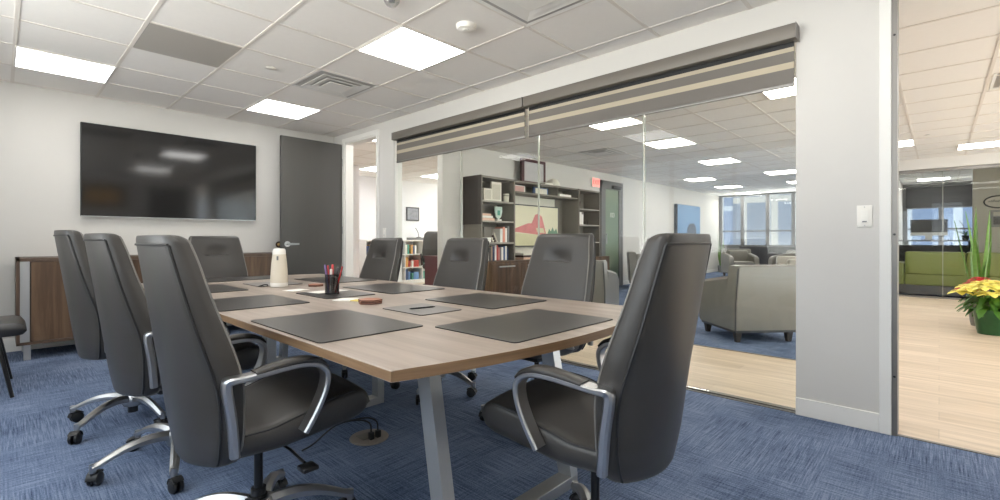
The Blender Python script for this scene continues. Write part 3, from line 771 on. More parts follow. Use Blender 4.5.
LL = [(5.27, 3.03, 'lounge ceiling panel directly behind the blind bottom edge'), (7.05, 3.03, 'bright lounge ceiling panel in the pane right of the blind split'), (9.32, 3.04, 'lounge ceiling panel third from the glass wall'),
      (11.75, 4.28, 'lounge ceiling panel near the shelf wall, above the exit door side'), (13.95, 4.30, 'lounge ceiling panel above the wall television'), (16.2, 4.42, 'lounge ceiling panel closest to the windows near the corner'),
      (11.75, 2.52, 'lounge ceiling panel beside the switch pier edge'), (14.0, 2.55, 'lounge ceiling panel beside the pier, nearer the windows'), (16.3, 2.6, 'lounge ceiling panel farthest by the windows behind the pier'),
      (gx(12), .58, 'corridor ceiling panel peeking past the aluminium channel'), (10.52, -.52, 'corridor ceiling panel above the plants'), (gx(6), -.9, 'corridor ceiling panel right of the doorway'), (gx(3), -1.0, 'corridor ceiling panel just outside the doorway'),
      (5.27, 1.0, 'lounge ceiling panel behind the wall pier'), (8.2, 1.2, 'lounge ceiling panel deep behind the wall pier'),
      (5.45, 8.6, 'office ceiling panel seen through the open doorway'), (7.0, 8.55, 'office ceiling panel seen through the last glass pane'), (3.95, 5.9, 'corridor ceiling panel outside the open door'), (7.0, 7.0, 'office ceiling panel added unseen above the burgundy desk for fill light'), (8.4, 8.6, 'office ceiling panel added unseen behind the lounge wall for fill light'),  # last two office panels are unseen, added to brighten the office
      (13.6, -.6, 'glass office ceiling panel over the green sofa'), (15.6, .1, 'glass office ceiling panel by the window')]
for x, y, lab in LL: panel(x, y, lab, 'lamp_cool' if lab.startswith('office') else 'lamp' if lab.startswith(('corridor', 'glass')) else 'lamp_warm', 'lounge and corridor light panels')
# grey return grille
t = thing('return_grille', 'flat grey square return air grille in the ceiling', 'vent', (gx(-2), gy(2), CEIL))
f = B(); w = .300
for k in range(30):
    y = -w+.01+k*.02; f.box((-w+.012, y, -.004), (w-.012, y+.0172, -.001))
f.build('louvre', plain('return_grey', rgb(172, 167, 160), .6), t, smooth=0)
B().box((-w, -w, -.003), (w, w, .0)).build('frame', plain('return_frame', rgb(160, 155, 148), .6), t, smooth=0)
def diffuser(x, y, lab, vm):
    t = thing('supply_diffuser', lab, 'vent', (x, y, CEIL), group='square supply air diffusers')
    f = B()
    for k, (r, z) in enumerate(((.300, -.003), (.235, -.010), (.175, -.016), (.115, -.022))):
        q = r-.058 if k < 3 else .0
        rings = [[(sx*r, sy*r, z+.002) for sx, sy in ((-1, -1), (1, -1), (1, 1), (-1, 1))], [(sx*r, sy*r, z-.003) for sx, sy in ((-1, -1), (1, -1), (1, 1), (-1, 1))], [(sx*max(q, .001), sy*max(q, .001), z-.003+(.012 if k < 3 else 0)) for sx, sy in ((-1, -1), (1, -1), (1, 1), (-1, 1))]]
        B().loft(rings, cap=(False, False)).build('cone', M['white'] if vm != 'mid' else plain('vent_grey', rgb(222, 220, 216), .5), t, smooth=0)
    B().box((-.29, -.29, -.001), (.29, .29, .0005)).build('plenum', plain('plenum_'+vm, rgb(172, 170, 166) if vm == 'mid' else rgb(170, 168, 165), .6), t, smooth=0)
diffuser(gx(0), gy(2), 'supply air diffuser between the two ceiling lights over the table', 'mid')
diffuser(gx(0), gy(-2), 'white supply air diffuser above the glass wall, cut by the top edge', 'w')
diffuser(7.0, 4.18, 'supply air diffuser in the lounge ceiling in front of the shelves', 'mid')
diffuser(6.38, -.66, 'supply air diffuser in the corridor ceiling', 'mid')
t = thing('smoke_detector', 'round white smoke detector beside the middle ceiling light', 'detector', (2.215, 2.40, CEIL))
B().lathe([(0, -.040), (.028, -.040), (.036, -.036), (.060, -.030), (.068, -.018), (.070, 0), (0, 0)], 36).build('housing', M['device_white'], t)
B().lathe([(0, -.044), (.02, -.044), (.024, -.039), (0, -.039)], 24, c=(-.012, -.012, 0)).build('button', M['paper'], t)
def cover(x, y, lab):
    t = thing('sprinkler_cover', lab, 'sprinkler', (x, y, CEIL), group='concealed sprinkler covers')
    B().lathe([(0, -.012), (.036, -.012), (.041, -.009), (.041, -.007), (0, -.007)], 28).build('plate', M['device_white'], t)
    B().lathe([(0, -.0072), (.025, -.0072), (.025, 0), (0, 0)], 20).build('stem', M['silver'], t)
cover(1.60, 4.22, 'round sprinkler cover between the grey grille and the supply diffuser')
cover(8.9, 1.95, 'round sprinkler cover in the lounge ceiling near the pier')
cover(9.0, .12, 'round sprinkler cover in the corridor ceiling')
t = thing('ceiling_sensor', 'clear plastic ceiling sensor at the top edge above the light', 'sensor', (1.655, 2.47, CEIL))
B().lathe([(0, -.045), (.03, -.042), (.045, -.025), (.05, -.008), (.05, 0), (0, 0)], 24).build('dome', glass('clear_plastic', (.9, .9, .9), .12, .05, (.3, rgb(220, 220, 220))), t)
B().lathe([(0, -.02), (.02, -.018), (.02, 0), (0, 0)], 16).build('core', M['mid_grey'], t)

# ------------------------------------------------------------------ lounge: shelving on the Y=5.45 wall
SF = 5.05
su = thing('shelving_unit', 'tall grey open shelving with two towers and a bridge over walnut base', 'shelves', (6.69, 5.25, 0))
ox, oy = 6.69, 5.25
def sbox(lo, hi, name, mat, par=su, bev=0): return B().box((lo[0]-ox, lo[1]-oy, lo[2]), (hi[0]-ox, hi[1]-oy, hi[2]), bev).build(name, M[mat], par, smooth=0)
TZ = 2.045
XA, XB, XC, XD = 4.97, 5.75, 7.60, 8.38
for a, c in ((XA, XB), (XC, XD)):
    b_ = B(); q = lambda x, y, z: (x-ox, y-oy, z)
    b_.box(q(a, SF, .735), q(a+.03, YC-.002, TZ)).box(q(c-.03, SF, .735), q(c, YC-.002, TZ)).box(q(a, SF, TZ-.03), q(c, YC-.002, TZ)).box(q(a+.03, YC-.02, .735), q(c-.03, YC-.003, TZ-.03))
    tw = b_.build('tower', M['unit'], su, smooth=0)
    for z in (1.66, 1.35, 1.01): B().box(q(a+.03, SF+.005, z-.012), q(c-.03, YC-.02, z+.012)).build('shelf', M['unit_edge'], tw, smooth=0)
sbox((XA-.008, SF-.01, 1.30), (XA, YC-.002, TZ+.005), 'end_panel', 'espresso')
b_ = B(); q = lambda x, y, z: (x-ox, y-oy, z)
b_.box(q(XB, SF+.02, TZ-.03), q(XC, YC-.002, TZ)).box(q(XB, SF+.02, 1.84), q(XC, YC-.002, 1.865)).box(q(XB, YC-.02, 1.865), q(XC, YC-.003, TZ-.03)).box(q(6.95, SF+.03, 1.865), q(6.975, YC-.02, TZ-.03))
b_.build('bridge', M['unit'], su, smooth=0)
sbox((XB+.02, YC-.012, .735), (XC-.25, YC-.003, 1.84), 'back_board', 'cream')
sbox((XC-.25, YC-.014, .735), (XC, YC-.003, 1.84), 'side_board', 'unit')
bs = sbox((4.97, 4.85, .04), (8.40, YC-.002, .735), 'base_cabinet', 'walnut')
for k in range(5):
    xa = 4.99+k*.68
    d = sbox((xa, 4.838, .06), (xa+.672, 4.851, .70), 'door', 'walnut', bs)
    sbox((xa+.15, 4.815, .645), (xa+.5, 4.84, .665), 'handle', 'silver', d, .004)
# painting leaning in the middle bay
pt = thing('painting', 'pale landscape picture of a pink red barn between the shelf towers', 'picture', (6.66, 5.385, .94))
B().box((-.72, -.012, 0), (.72, .012, .75)).build('frame', M['dark_grey'], pt, smooth=0)
B().box((-.70, -.016, .02), (.70, -.011, .73)).build('canvas', plain('canvas_cream', rgb(232, 227, 200), .8, var=.05, vscale=3), pt, smooth=0)
pm = plain('barn_pink', rgb(216, 140, 138), .8, var=.2, vscale=9); gm = plain('field_green', rgb(216, 212, 174), .8, var=.12, vscale=5); tm = plain('tree_teal', rgb(120, 150, 128), .8, var=.2)
def flat(poly, y, mat, name): B().loft([[(x, y, z) for x, z in poly], [(x, y-.002, z) for x, z in poly]]).build(name, mat, pt, smooth=0)
flat([(-.70, .02), (.70, .02), (.70, .17), (.1, .22), (-.70, .24)], -.016, gm, 'field')
flat([(-.66, .26), (-.60, .31), (-.2, .42), (-.1, .42), (0, .58), (.10, .60), (.2, .55), (.33, .22), (.05, .22), (-.5, .26)], -.018, pm, 'barn')
flat([(.02, .34), (.24, .34), (.28, .25), (.06, .26)], -.020, gm, 'roof_light')
flat([(.36, .22), (.42, .33), (.47, .28), (.53, .36), (.58, .28), (.64, .34), (.70, .22)], -.018, tm, 'trees')

def slab(name, x0, x1, y0, y1, z0, z1, mat, lab, cat, group=None, frame=None, bev=.003):
    t = thing(name, lab, cat, ((x0+x1)/2, (y0+y1)/2, z0), group=group)
    hx, hy, hz = (x1-x0)/2, (y1-y0)/2, z1-z0
    B().box((-hx, -hy, .0005), (hx, hy, hz), bev).build('body', M[mat] if isinstance(mat, str) else mat, t, smooth=0)
    if frame: B().box((-hx*.8, -hy-.002, hz*.12), (hx*.8, -hy+.001, hz*.88)).build('face', M[frame] if isinstance(frame, str) else frame, t, smooth=0)
    return t
cm_ = lambda n, r, g, b_: plain(n, rgb(r, g, b_), .6, var=.1, vscale=20)
peach, blue, red, teal, navy = cm_('peach', 226, 190, 166), cm_('muted_blue', 76, 100, 140), cm_('muted_red', 176, 70, 62), cm_('teal', 90, 160, 140), cm_('navy', 44, 58, 92)
lightgrey = cm_('pattern_grey', 196, 192, 176); pinkw = cm_('pink_tile', 218, 176, 166)
slab('picture_frame', 5.08, 5.25, 5.10, 5.13, 1.6725, 1.86, 'cream', 'small white decorated block at the left end of the top shelf', 'ornament', frame=lightgrey)
slab('picture_frame', 5.33, 5.56, 5.18, 5.21, 1.6725, 1.99, 'cream', 'large cream framed drawing on the top left shelf', 'picture', frame=lightgrey)
t = thing('tumbler', 'pale grey cup at the right of the top left shelf', 'cup', (5.64, 5.15, 1.6725)); B().lathe([(0, 0), (.045, 0), (.05, .14), (.045, .14), (.04, .01), (0, .01)], 20).build('bowl', lightgrey, t); B().lathe([(.051, .10), (.0525, .105), (.051, .11)], 20, cap=(False, False)).build('band', M['dark_grey'], t)
for k, (w, h, m) in enumerate(((.30, .04, peach), (.26, .035, M['paper']), (.22, .03, peach))):
    slab('book', 5.04, 5.04+w, 5.12, 5.28, 1.3625+sum((.042, .037)[:k]), 1.3625+sum((.042, .037)[:k])+h, m, ['peach book at the bottom of the flat stack on the second shelf', 'white book in the middle of the flat stack', 'peach book on top of the flat stack'][k], 'book', 'flat books on the second shelf')
t = thing('figurine', 'small white figure at the left of the second shelf', 'ornament', (5.06, 5.34, 1.3625)); B().lathe([(0, 0), (.04, 0), (.03, .03), (.025, .10), (.035, .15), (.02, .19), (.028, .22), (.015, .255), (0, .26)], 18).build('body', M['cream'], t)
t = thing('shield_award', 'pale glass shield award with green crest on the second shelf', 'award', (5.56, 5.25, 1.3625))
B().loft([[(x, y, z) for x, z in ((0, .03), (.06, .08), (.085, .16), (.085, .24), (-.085, .24), (-.085, .16), (-.06, .08))] for y in (-.01, .01)]).build('shield', cm_('pale_aqua', 200, 218, 208), t, smooth=0)
B().box((-.05, -.03, 0), (.05, .03, .035), .003).build('base', M['paper'], t)
B().box((-.03, -.0125, .10), (.03, -.0095, .18)).build('crest', teal, t, smooth=0)
# leaning books and pyramid of balls on the third shelf
for k, (x, w, h, m) in enumerate(((5.47, .06, .22, M['paper']), (5.535, .05, .25, cm_('salmon', 224, 150, 130)), (5.59, .045, .23, M['paper']), (5.64, .05, .26, M['mid_grey']))):
    slab('book', x, x+w-.004, 5.12, 5.3, 1.0225, 1.0225+h, m, ['white upright book left on the third shelf', 'salmon upright book on the third shelf', 'thin white upright book on the third shelf', 'grey upright book at the right of the third shelf'][k], 'book', 'upright books on the third shelf')
slab('book', 5.3, 5.63, 5.315, 5.42, 1.0225, 1.27, M['unit_edge'], 'large grey book standing at the back of the third shelf', 'book')
t = thing('ball_trophy', 'little pyramid of white and dark balls on the third shelf', 'ornament', (5.36, 5.16, 1.0225))
k = 0
for row, n in enumerate((4, 3, 2, 1)):
    for i_ in range(n):
        zc = .022+row*.038; xc = (i_-(n-1)/2)*.044
        B().lathe([(max(.0005, .022*math.sin(PI*a/8)), -.022*math.cos(PI*a/8)) for a in range(9)], 12, c=(xc, 0, zc)).build('ball', M['cream'] if (i_+row) % 2 else M['dark_brown'], t)
slab('paper_box', 5.03, 5.24, 5.1, 5.3, 1.0225, 1.10, 'paper', 'low white box at the left of the third shelf', 'box')
# upright books above the walnut base
x = 5.03; cols = [navy, M['paper'], red, M['paper'], M['dark_grey'], cm_('taupe_book', 150, 130, 112), navy, M['paper'], red, cm_('rose', 190, 120, 116), M['mid_grey'], M['paper'], blue, M['paper'], navy]
nms = ['navy', 'white', 'red', 'cream', 'charcoal', 'taupe', 'dark blue', 'thin white', 'crimson', 'rose', 'grey', 'plain white', 'blue', 'pale', 'last navy']
for k in range(15):
    w = .036+.012*random.random(); h = .20+.05*random.random()
    slab('book', x, x+w-.003, 5.10, 5.28, .7355, .7355+h, cols[k], f'{nms[k]} book in the row over the walnut base, {["first","second","third","fourth","fifth","sixth","seventh","eighth","ninth","tenth","eleventh","twelfth","thirteenth","fourteenth","fifteenth"][k]} from its left end', 'book', 'books in the lower tower shelf')
    x += w
# bridge items
slab('picture_frame', 5.93, 6.24, 5.25, 5.28, 1.8655, 2.0, 'paper', 'small pink and white gridded frame in the shelf bridge', 'picture', frame=pinkw)
slab('photo_box', 6.48, 6.90, 5.25, 5.29, 1.8655, 2.005, blue, 'blue framed photograph in the shelf bridge', 'picture', frame='cream')
slab('paper_stack', 7.08, 7.45, 5.12, 5.32, 1.8655, 1.915, 'paper', 'white paper stack at the right of the shelf bridge', 'papers')
slab('display_box', 6.19, 6.86, 5.28, 5.33, TZ+.0005, 2.49, cm_('dark_maroon', 78, 44, 48), 'dark framed jersey display box on top of the shelving', 'picture', frame=cm_('jersey_grey', 186, 184, 184))
slab('paper_box', 6.62, 6.85, 5.1, 5.25, TZ+.0005, 2.085, 'cream', 'flat cream box beside the white dome on the shelving top', 'box')
t = thing('dome_ornament', 'white dome on top of the shelving beside the jersey display', 'ornament', (7.03, 5.24, TZ+.0005)); B().lathe([(.13, 0), (.135, .02), (.12, .08), (.08, .13), (.03, .15), (0, .152)], 28).build('dome', M['cream'], t); B().lathe([(0, 0), (.14, 0), (.14, .012), (0, .012)], 28).build('base', M['unit_edge'], t)
# right tower items
slab('picture_frame', 7.66, 7.95, 5.36, 5.39, 1.6725, 1.99, 'cream', 'cream frame behind a dark statuette in the right tower', 'picture', frame=lightgrey)
t = thing('statuette', 'dark animal statuette in the right shelf tower', 'ornament', (7.86, 5.22, 1.6725)); B().box((-.06, -.03, 0), (.06, .03, .015)).build('base', M['dark_grey'], t); B().tube(spline([(-.04, 0, .015), (-.03, 0, .06), (.02, 0, .07), (.03, 0, .12), (.04, 0, .15)], 4), [.012]*17, 8).build('animal', M['dark_brown'], t)
for k in range(3): slab('book', 7.65+k*.065, 7.71+k*.065, 5.1, 5.28, 1.3625, 1.3625+(.26, .24, .2)[k], 'paper', ['first white book left in the right tower', 'second white book in the right tower', 'shortest white book in the right tower'][k], 'book', 'white books in the right tower')
t = thing('wire_ornament', 'small black wire ornament in the right shelf tower', 'ornament', (8.05, 5.2, 1.371)); B().tube(spline([(-.1, 0, .004), (-.04, .02, .06), (0, 0, .02), (.05, -.02, .09), (.1, 0, .01), (.03, .03, .005), (-.1, 0, .004)], 5), .006, 6).build('wire', M['black_metal'], t)
slab('paper_box', 7.68, 8.15, 5.12, 5.36, 1.0225, 1.14, 'paper', 'white box on the third shelf of the right tower', 'box')
for k, (w, m) in enumerate(((.34, peach), (.36, M['dark_brown']), (.32, M['cream']))): slab('book', 5.90, 5.90+w, 5.0, 5.2, .7355+k*.035, .7355+k*.035+.033, m, ['peach book under the stack below the painting', 'dark brown book in the stack below the painting', 'cream book on top of the stack below the painting'][k], 'book', 'flat books below the painting')
t = thing('orchid_vase', 'small vase with thin twigs under the painting', 'vase', (6.35, 5.02, .7355)); B().lathe([(0, 0), (.04, 0), (.055, .05), (.03, .10), (.035, .12), (.025, .12), (0, .01)], 20).build('pot', blue, t)
for k in range(5): B().tube(spline([(0, 0, .1), (.03*math.cos(k*1.3), .02*math.sin(k), .2), (.09*math.cos(k*1.3), .05*math.sin(k*1.3), .3)], 4), .003, 5).build('twig', M['dark_brown'], t)

# ------------------------------------------------------------------ exit door, sign, lounge television
dr = struct(B().box((9.02, YC-.05, 0), (9.10, YC-.001, 2.38)).box((9.90, YC-.05, 0), (9.98, YC-.001, 2.38)).box((9.02, YC-.05, 2.30), (9.98, YC-.001, 2.38)).box((9.1, YC-.045, .01), (9.2, YC-.004, 2.3)).box((9.8, YC-.045, .01), (9.9, YC-.004, 2.3)).box((9.2, YC-.045, .01), (9.8, YC-.004, .18)).box((9.2, YC-.045, 2.2), (9.8, YC-.004, 2.3)).build('door_2', M['mid_grey'], smooth=0))
B().box((9.2, YC-.03, .18), (9.8, YC-.02, 2.2)).build('pane', M['frost'], dr, smooth=0)
B().box((9.45, YC-.11, 2.22), (9.8, YC-.046, 2.29), .005).build('closer', M['dark_grey'], dr)
B().cyl((9.15, YC-.10, .98), (9.15, YC-.10, 1.2), .014, 12).build('handle', M['chrome'], dr)
def text(body, size, mat, name, parent, mtx, ext=.001):
    c = bpy.data.curves.new(name, 'FONT'); c.body = body; c.size = size; c.extrude = ext; c.align_x = 'CENTER'; c.align_y = 'CENTER'
    o0 = bpy.data.objects.new('tmp', c); COL.objects.link(o0); dg = bpy.context.evaluated_depsgraph_get()
    me = bpy.data.meshes.new_from_object(o0.evaluated_get(dg)); bpy.data.objects.remove(o0); bpy.data.curves.remove(c)
    me.transform(mtx); me.materials.clear(); me.materials.append(mat); me.name = name
    o = bpy.data.objects.new(name, me); COL.objects.link(o); o.parent = parent; return o
FR = Matrix.Rotation(R(90), 4, 'X')              # text facing -Y
text('103', .15, M['paper'], 'lettering', dr, Matrix.Translation((9.5, YC-.034, 1.62)) @ FR)
ex = thing('exit_sign', 'lit red exit sign on the wall over the shelving end', 'sign', (8.80, YC-.03, 2.30))
B().box((-.15, -.018, -.10), (.15, .029, .10), .006).build('housing', M['device_white'], ex)
B().box((-.145, -.0205, -.092), (.145, -.0175, .092)).build('panel', emit('exit_pale', (1, .40, .34, 1), .55), ex, smooth=0)
text('EXIT', .135, emit('exit_red', (1, .03, .02, 1), 2.2), 'lettering', ex, Matrix.Translation((0, -.022, 0)) @ FR @ Matrix.Scale(.9, 4, (1, 0, 0)))
lt = thing('lounge_television', 'television showing a blue picture on the far lounge wall', 'television', (13.85, YC-.06, 1.66))
B().box((-.86, -.035, -.42), (.86, .059, .42), .006).build('housing', M['black'], lt, smooth=0)
B().box((-.85, -.038, -.41), (.85, -.0345, .41)).build('screen', emit('blue_screen', rgb(96, 130, 164), .14), lt, smooth=0)
flatp = [(-.2, -.41), (-.15, -.25), (0, -.12), (.35, -.10), (.5, -.22), (.55, -.41)]
B().loft([[(x, -.0385, z) for x, z in flatp], [(x, -.0395, z) for x, z in flatp]]).build('picture', emit('screen_dark', rgb(52, 60, 74), .25), lt, smooth=0)

# ------------------------------------------------------------------ lounge chairs
def club(name, loc, rz, lab, mat='vinyl', w=.70, d=.72, bh=.80, ah=.66):
    """boxy club chair facing +X: back shell, two arms, seat and back cushions, plinth rail, four tapered feet"""
    t = thing(name, lab, 'armchair', loc, rz, 'taupe lounge chairs'); h = w/2
    bk = B(); rings = []
    for z, x0, x1, hw in ((.13, -d/2, -d/2+.15, h), (.40, -d/2-.01, -d/2+.16, h+.005), (bh-.03, -d/2-.035, -d/2+.13, h-.01), (bh-.006, -d/2-.03, -d/2+.12, h-.02), (bh, -d/2-.015, -d/2+.10, h-.045)):
        rings.append([(x0, -hw+.02, z), (x0+.02, -hw, z), (x1, -hw, z), (x1, hw, z), (x0+.02, hw, z), (x0, hw-.02, z)])
    bo = bk.loft(rings).build('back_shell', M[mat], t, smooth=30)
    for sg in (-1, 1): B().tube([(-d/2-.0, sg*(h-.006), .13), (-d/2-.012, sg*(h-.002), .4), (-d/2-.034, sg*(h-.016), bh-.03)], .006, 6).build('piping', M['dark_grey'], bo)
    for sg in (-1, 1):
        rings = []
        for x, zt, zb in ((-d/2+.151, ah+.02, .13), (-d/2+.3, ah, .13), (d/2-.10, ah-.05, .13), (d/2-.03, ah-.08, .13), (d/2, ah-.14, .16)):
            a, c = sg*(h-.13), sg*(h-.002); rings.append([(x, a, zb), (x, c, zb), (x, c, zt-.03), (x, c-sg*.025, zt), (x, a+sg*.025, zt), (x, a, zt-.03)])
        B().loft(rings).build('arm', M[mat], t, smooth=40)
    B().box((-d/2+.14, -h+.135, .30), (d/2-.01, h-.135, .45), .035, 3).build('seat_cushion', M[mat], t)
    B().box((-d/2+.13, -h+.135, .43), (-d/2+.28, h-.135, bh-.04), .04, 3).build('back_cushion', M[mat], t)
    B().box((-d/2+.02, -h+.02, .10), (d/2-.02, h-.02, .135), .004).build('plinth', M['dark_grey'], t)
    for sx in (-1, 1):
        for sy in (-1, 1):
            x, y = sx*(d/2-.07), sy*(h-.07); B().loft([[(x+a*s, y+b_*s, z) for a, b_ in ((-1, -1), (1, -1), (1, 1), (-1, 1))] for z, s in ((0, .02), (.102, .032))]).build('leg', M['espresso'], t, smooth=0)
    return t
# nearest: back-left corner at (5.1,1.5)
an = R(48); cdir = Vector((math.cos(an), math.sin(an))); lft = Vector((-math.sin(an), math.cos(an)))
cpos = Vector((5.13, 1.53))+cdir*.36-lft*.36
club('lounge_chair', (cpos.x, cpos.y, 0), an, 'nearest taupe lounge chair behind the glass, its back turned to us')
club('lounge_chair', (5.50, 3.52, 0), R(15), 'taupe lounge chair half hidden behind the row of office chairs')
club('lounge_chair', (9.75, 4.72, 0), R(-60), 'taupe lounge chair in front of the grey exit door', ah=.62)
club('lounge_chair', (14.6, 4.2, 0), R(215), 'distant taupe lounge chair facing us near the window corner', w=.8)
club('lounge_chair', (13.6, 2.66, 0), R(150), 'distant lounge chair beside the pier, right of the round ottoman', w=.85, ah=.7)
club('lounge_chair', (8.45, 1.50, 0), R(200), 'pale lounge chair just behind the nearest one', 'vinyl_light')
t = thing('ottoman', 'round pale ottoman on the lounge carpet in front of far chairs', 'ottoman', (12.7, 3.05, 0))
B().lathe([(0, .10), (.42, .10), (.45, .14), (.45, .36), (.43, .40), (.38, .42), (0, .425)], 32).build('cushion', M['vinyl_light'], t)
for k in range(4): B().cyl((.3*math.cos(k*PI/2+.7), .3*math.sin(k*PI/2+.7), 0), (.3*math.cos(k*PI/2+.7), .3*math.sin(k*PI/2+.7), .105), .025, 10).build('leg', M['espresso'], t)
t = thing('low_cabinet', 'long dark grey cabinet beneath the lounge windows', 'cabinet', (16.38, 3.3, 0))
B().box((-.25, -1.6, .06), (.25, 1.35, .86), .005).build('body', M['dark_grey'], t, smooth=0)
B().box((-.22, -1.55, 0), (.22, 1.3, .062)).build('plinth', M['black'], t, smooth=0)
for k in range(5): B().box((-.262, -1.58+k*.585, .09), (-.249, -1.01+k*.585, .83), .002).build('door', M['dark_grey'], t, smooth=0)

# plants --------------------------------------------------------------
def blade(bm, base, tip, w, bend, mat=0, n=7):
    a, c = Vector(base), Vector(tip); d = c-a; s = d.cross(Vector((0, 0, 1)))
    if s.length < .05*d.length: s = Vector((math.cos(base[0]*90), math.sin(base[0]*90), 0))
    s.normalize(); nrm = s.cross(d).normalized(); rings = []
    for k in range(n+1):
        t = k/n; ww = w*(math.sin(PI*(.12+.86*t))**.8)+.0008; p = a+d*t+Vector((bend[0], bend[1], bend[2]))*math.sin(PI*t)
        rings.append([p-s*ww, p+nrm*.0035, p+s*ww, p-nrm*.0035])
    bm.loft(rings, mat=mat)
def snake(name, loc, lab, n, h, seed, lean=.06, pot='grey_pot', ph=.22, pr=.13):
    rnd = random.Random(seed); t = thing(name, lab, 'plant', loc)
    B().lathe([(0, 0), (pr*.75, 0), (pr, ph), (pr*1.03, ph), (pr*.9, ph-.02), (0, ph-.03)], 24).build('pot', M[pot], t)
    for k in range(n):
        a = rnd.random()*6.28; r = rnd.random()*pr*.5; hh = h*(.55+.45*rnd.random()) if k else h
        l = B(); blade(l, (r*math.cos(a), r*math.sin(a), ph-.03), (r*math.cos(a)+lean*math.cos(a)*rnd.random()*2, r*math.sin(a)+lean*math.sin(a)*2*rnd.random(), hh), .019, (rnd.uniform(-.03, .03), rnd.uniform(-.03, .03), 0)); l.build('leaf', M['snake_leaf'], t, smooth=60)
def poinsettia(loc, lab, bract, potm, seed, r=.27, ph=.27, pr=.155, n=13):
    rnd = random.Random(seed); t = thing('poinsettia', lab, 'plant', loc)
    B().lathe([(0, 0), (pr*.72, 0), (pr*.80, .05), (pr, ph), (pr*1.05, ph+.01), (pr*.9, ph-.01), (0, ph-.03)], 26).build('pot', M[potm], t)
    lv = B()
    for k in range(70):
        a = rnd.random()*6.28; rr = r*(.35+.65*rnd.random()); z = ph+.0+.16*rnd.random()
        p = Vector((rr*.6*math.cos(a), rr*.6*math.sin(a), z)); q_ = Vector((rr*1.12*math.cos(a+rnd.uniform(-.3, .3)), rr*1.12*math.sin(a), z-.06-.07*rnd.random())); blade(lv, p, q_, .034, (0, 0, .02), n=5)
    lv.build('foliage', M['green_leaf'], t, smooth=60)
    for k in range(n):
        a = k*2.4; rr = r*.92*math.sqrt((k+.4)/n); c = Vector((rr*math.cos(a), rr*math.sin(a), ph+.32-.17*(rr/r)**2+rnd.uniform(-.01, .02)))
        f = B()
        for ring, (m, ln, dz) in enumerate(((6, .125, -.035), (5, .085, .0))):
            for i_ in range(m):
                g = i_*2*PI/m+rnd.uniform(-.2, .2)+ring*.5; blade(f, c, c+Vector((ln*math.cos(g), ln*math.sin(g), dz)), .038-.006*ring, (0, 0, .012), n=5)
        f.build('bract', M[bract], t, smooth=60)
    st = B(); st.tube([(0, 0, ph-.03), (0, 0, ph+.25)], .012, 8); st.build('stem', M['green_leaf'], t)
poinsettia((7.63, -.43, 0), 'yellow poinsettia in a green foil pot on the corridor floor', 'yellow_leaf', 'green_pot', 3, r=.29, n=22)
poinsettia((8.27, -.375, 0), 'red poinsettia behind the yellow one', 'red_leaf', 'grey_pot', 5, r=.15, ph=.265, pr=.12, n=7)
snake('snake_plant', (8.78, -.40, 0), 'tall snake plant with upright green leaves behind the yellow poinsettia', 11, 1.5, 4, lean=.13)
snake('corner_plant', (16.2, 5.2, 0), 'green potted plant in the far lounge window corner', 8, 1.35, 9, .16)

# ------------------------------------------------------------------ glass office at the corridor end
gw = struct(B().box((XE, -2.2, 0), (XE+.06, .72, .03)).box((XE, -2.2, 2.30), (XE+.06, .72, 2.36)).build('window_4', M['alu'], smooth=0))
for a, c in ((-2.19, -1.35), (-1.345, -.055), (-.045, .71)): B().box((XE+.02, a, .03), (XE+.032, c, 2.30)).build('pane', M['glass'], gw, smooth=0)
for y in (-.05, -1.3475): B().box((XE+.018, y-.005, .03), (XE+.034, y+.005, 2.30)).build('joint', M['glass_edge'], gw, smooth=0)
struct(B().box((XE-.05, -2.2, 2.36), (XE+.15, .72, CEIL)).build('trim_8', M['wall'], smooth=0))
struct(B().box((XE, .72, 0), (XW, .84, CEIL)).build('wall_glass_office', M['wall'], smooth=0))
struct(B().box((13.2, -2.2, 0), (13.35, -.49, CEIL)).build('wall_office_sign', M['unit_edge'], smooth=0))
sf = thing('green_sofa', 'olive green sofa behind the corridor end glass', 'sofa', (12.35, -.36, 0), R(180))
B().box((-.40, -.85, .20), (.40, .85, .46), .03, 3).build('seat', M['green_sofa'], sf)
for k in range(2): B().box((.20, -.84+k*.845, .40), (.42, -.005+k*.845, .84), .035, 3).build('back_cushion', M['green_sofa'], sf)
for sy in (-1, 1): B().box((-.38, sy*.95-.10, .20), (.40, sy*.95+.10, .62), .03, 3).build('arm', M['green_sofa'], sf)
B().box((-.38, -1.0, .03), (.38, 1.0, .205)).build('plinth', M['dark_grey'], sf, smooth=0)
dk = thing('desk', 'grey standing-height desk behind the green sofa', 'desk', (14.3, .0, 0))
B().box((-.35, -.62, 1.03), (.35, .66, 1.06), .003).build('top', M['mid_grey'], dk, smooth=0)
for sy in (-.5, .55): B().box((-.04, sy-.04, .02), (.04, sy+.04, 1.031)).build('leg', M['dark_grey'], dk, smooth=0)
for sy in (-.5, .55): B().box((-.3, sy-.04, 0), (.3, sy+.04, .021)).build('foot', M['dark_grey'], dk, smooth=0)
B().box((-.42, -.62, .55), (-.36, .66, .95)).build('modesty_panel', M['black'], dk, smooth=0)
for sy in (-.45, .5): B().box((-.365, sy-.02, .85), (-.03, sy+.02, .93)).build('bracket', M['dark_grey'], dk, smooth=0)
mo = thing('computer_monitor', 'grey backed computer monitor on the desk in the glass office', 'monitor', (14.3, .17, 1.0605))
B().box((-.02, -.31, .10), (.02, .31, .46), .006).build('panel', M['dark_grey'], mo, smooth=0)
B().box((-.022, -.31, .10), (-.018, .31, .17)).build('chin', M['silver'], mo, smooth=0)
B().box((.0, -.06, 0.005), (.03, .06, .2)).box((-.08, -.1, 0), (.1, .1, .008)).build('stand', M['silver'], mo, smooth=0)
oc = thing('orchid', 'spindly potted orchid silhouetted against the office window', 'plant', (14.3, -.42, 1.0605))
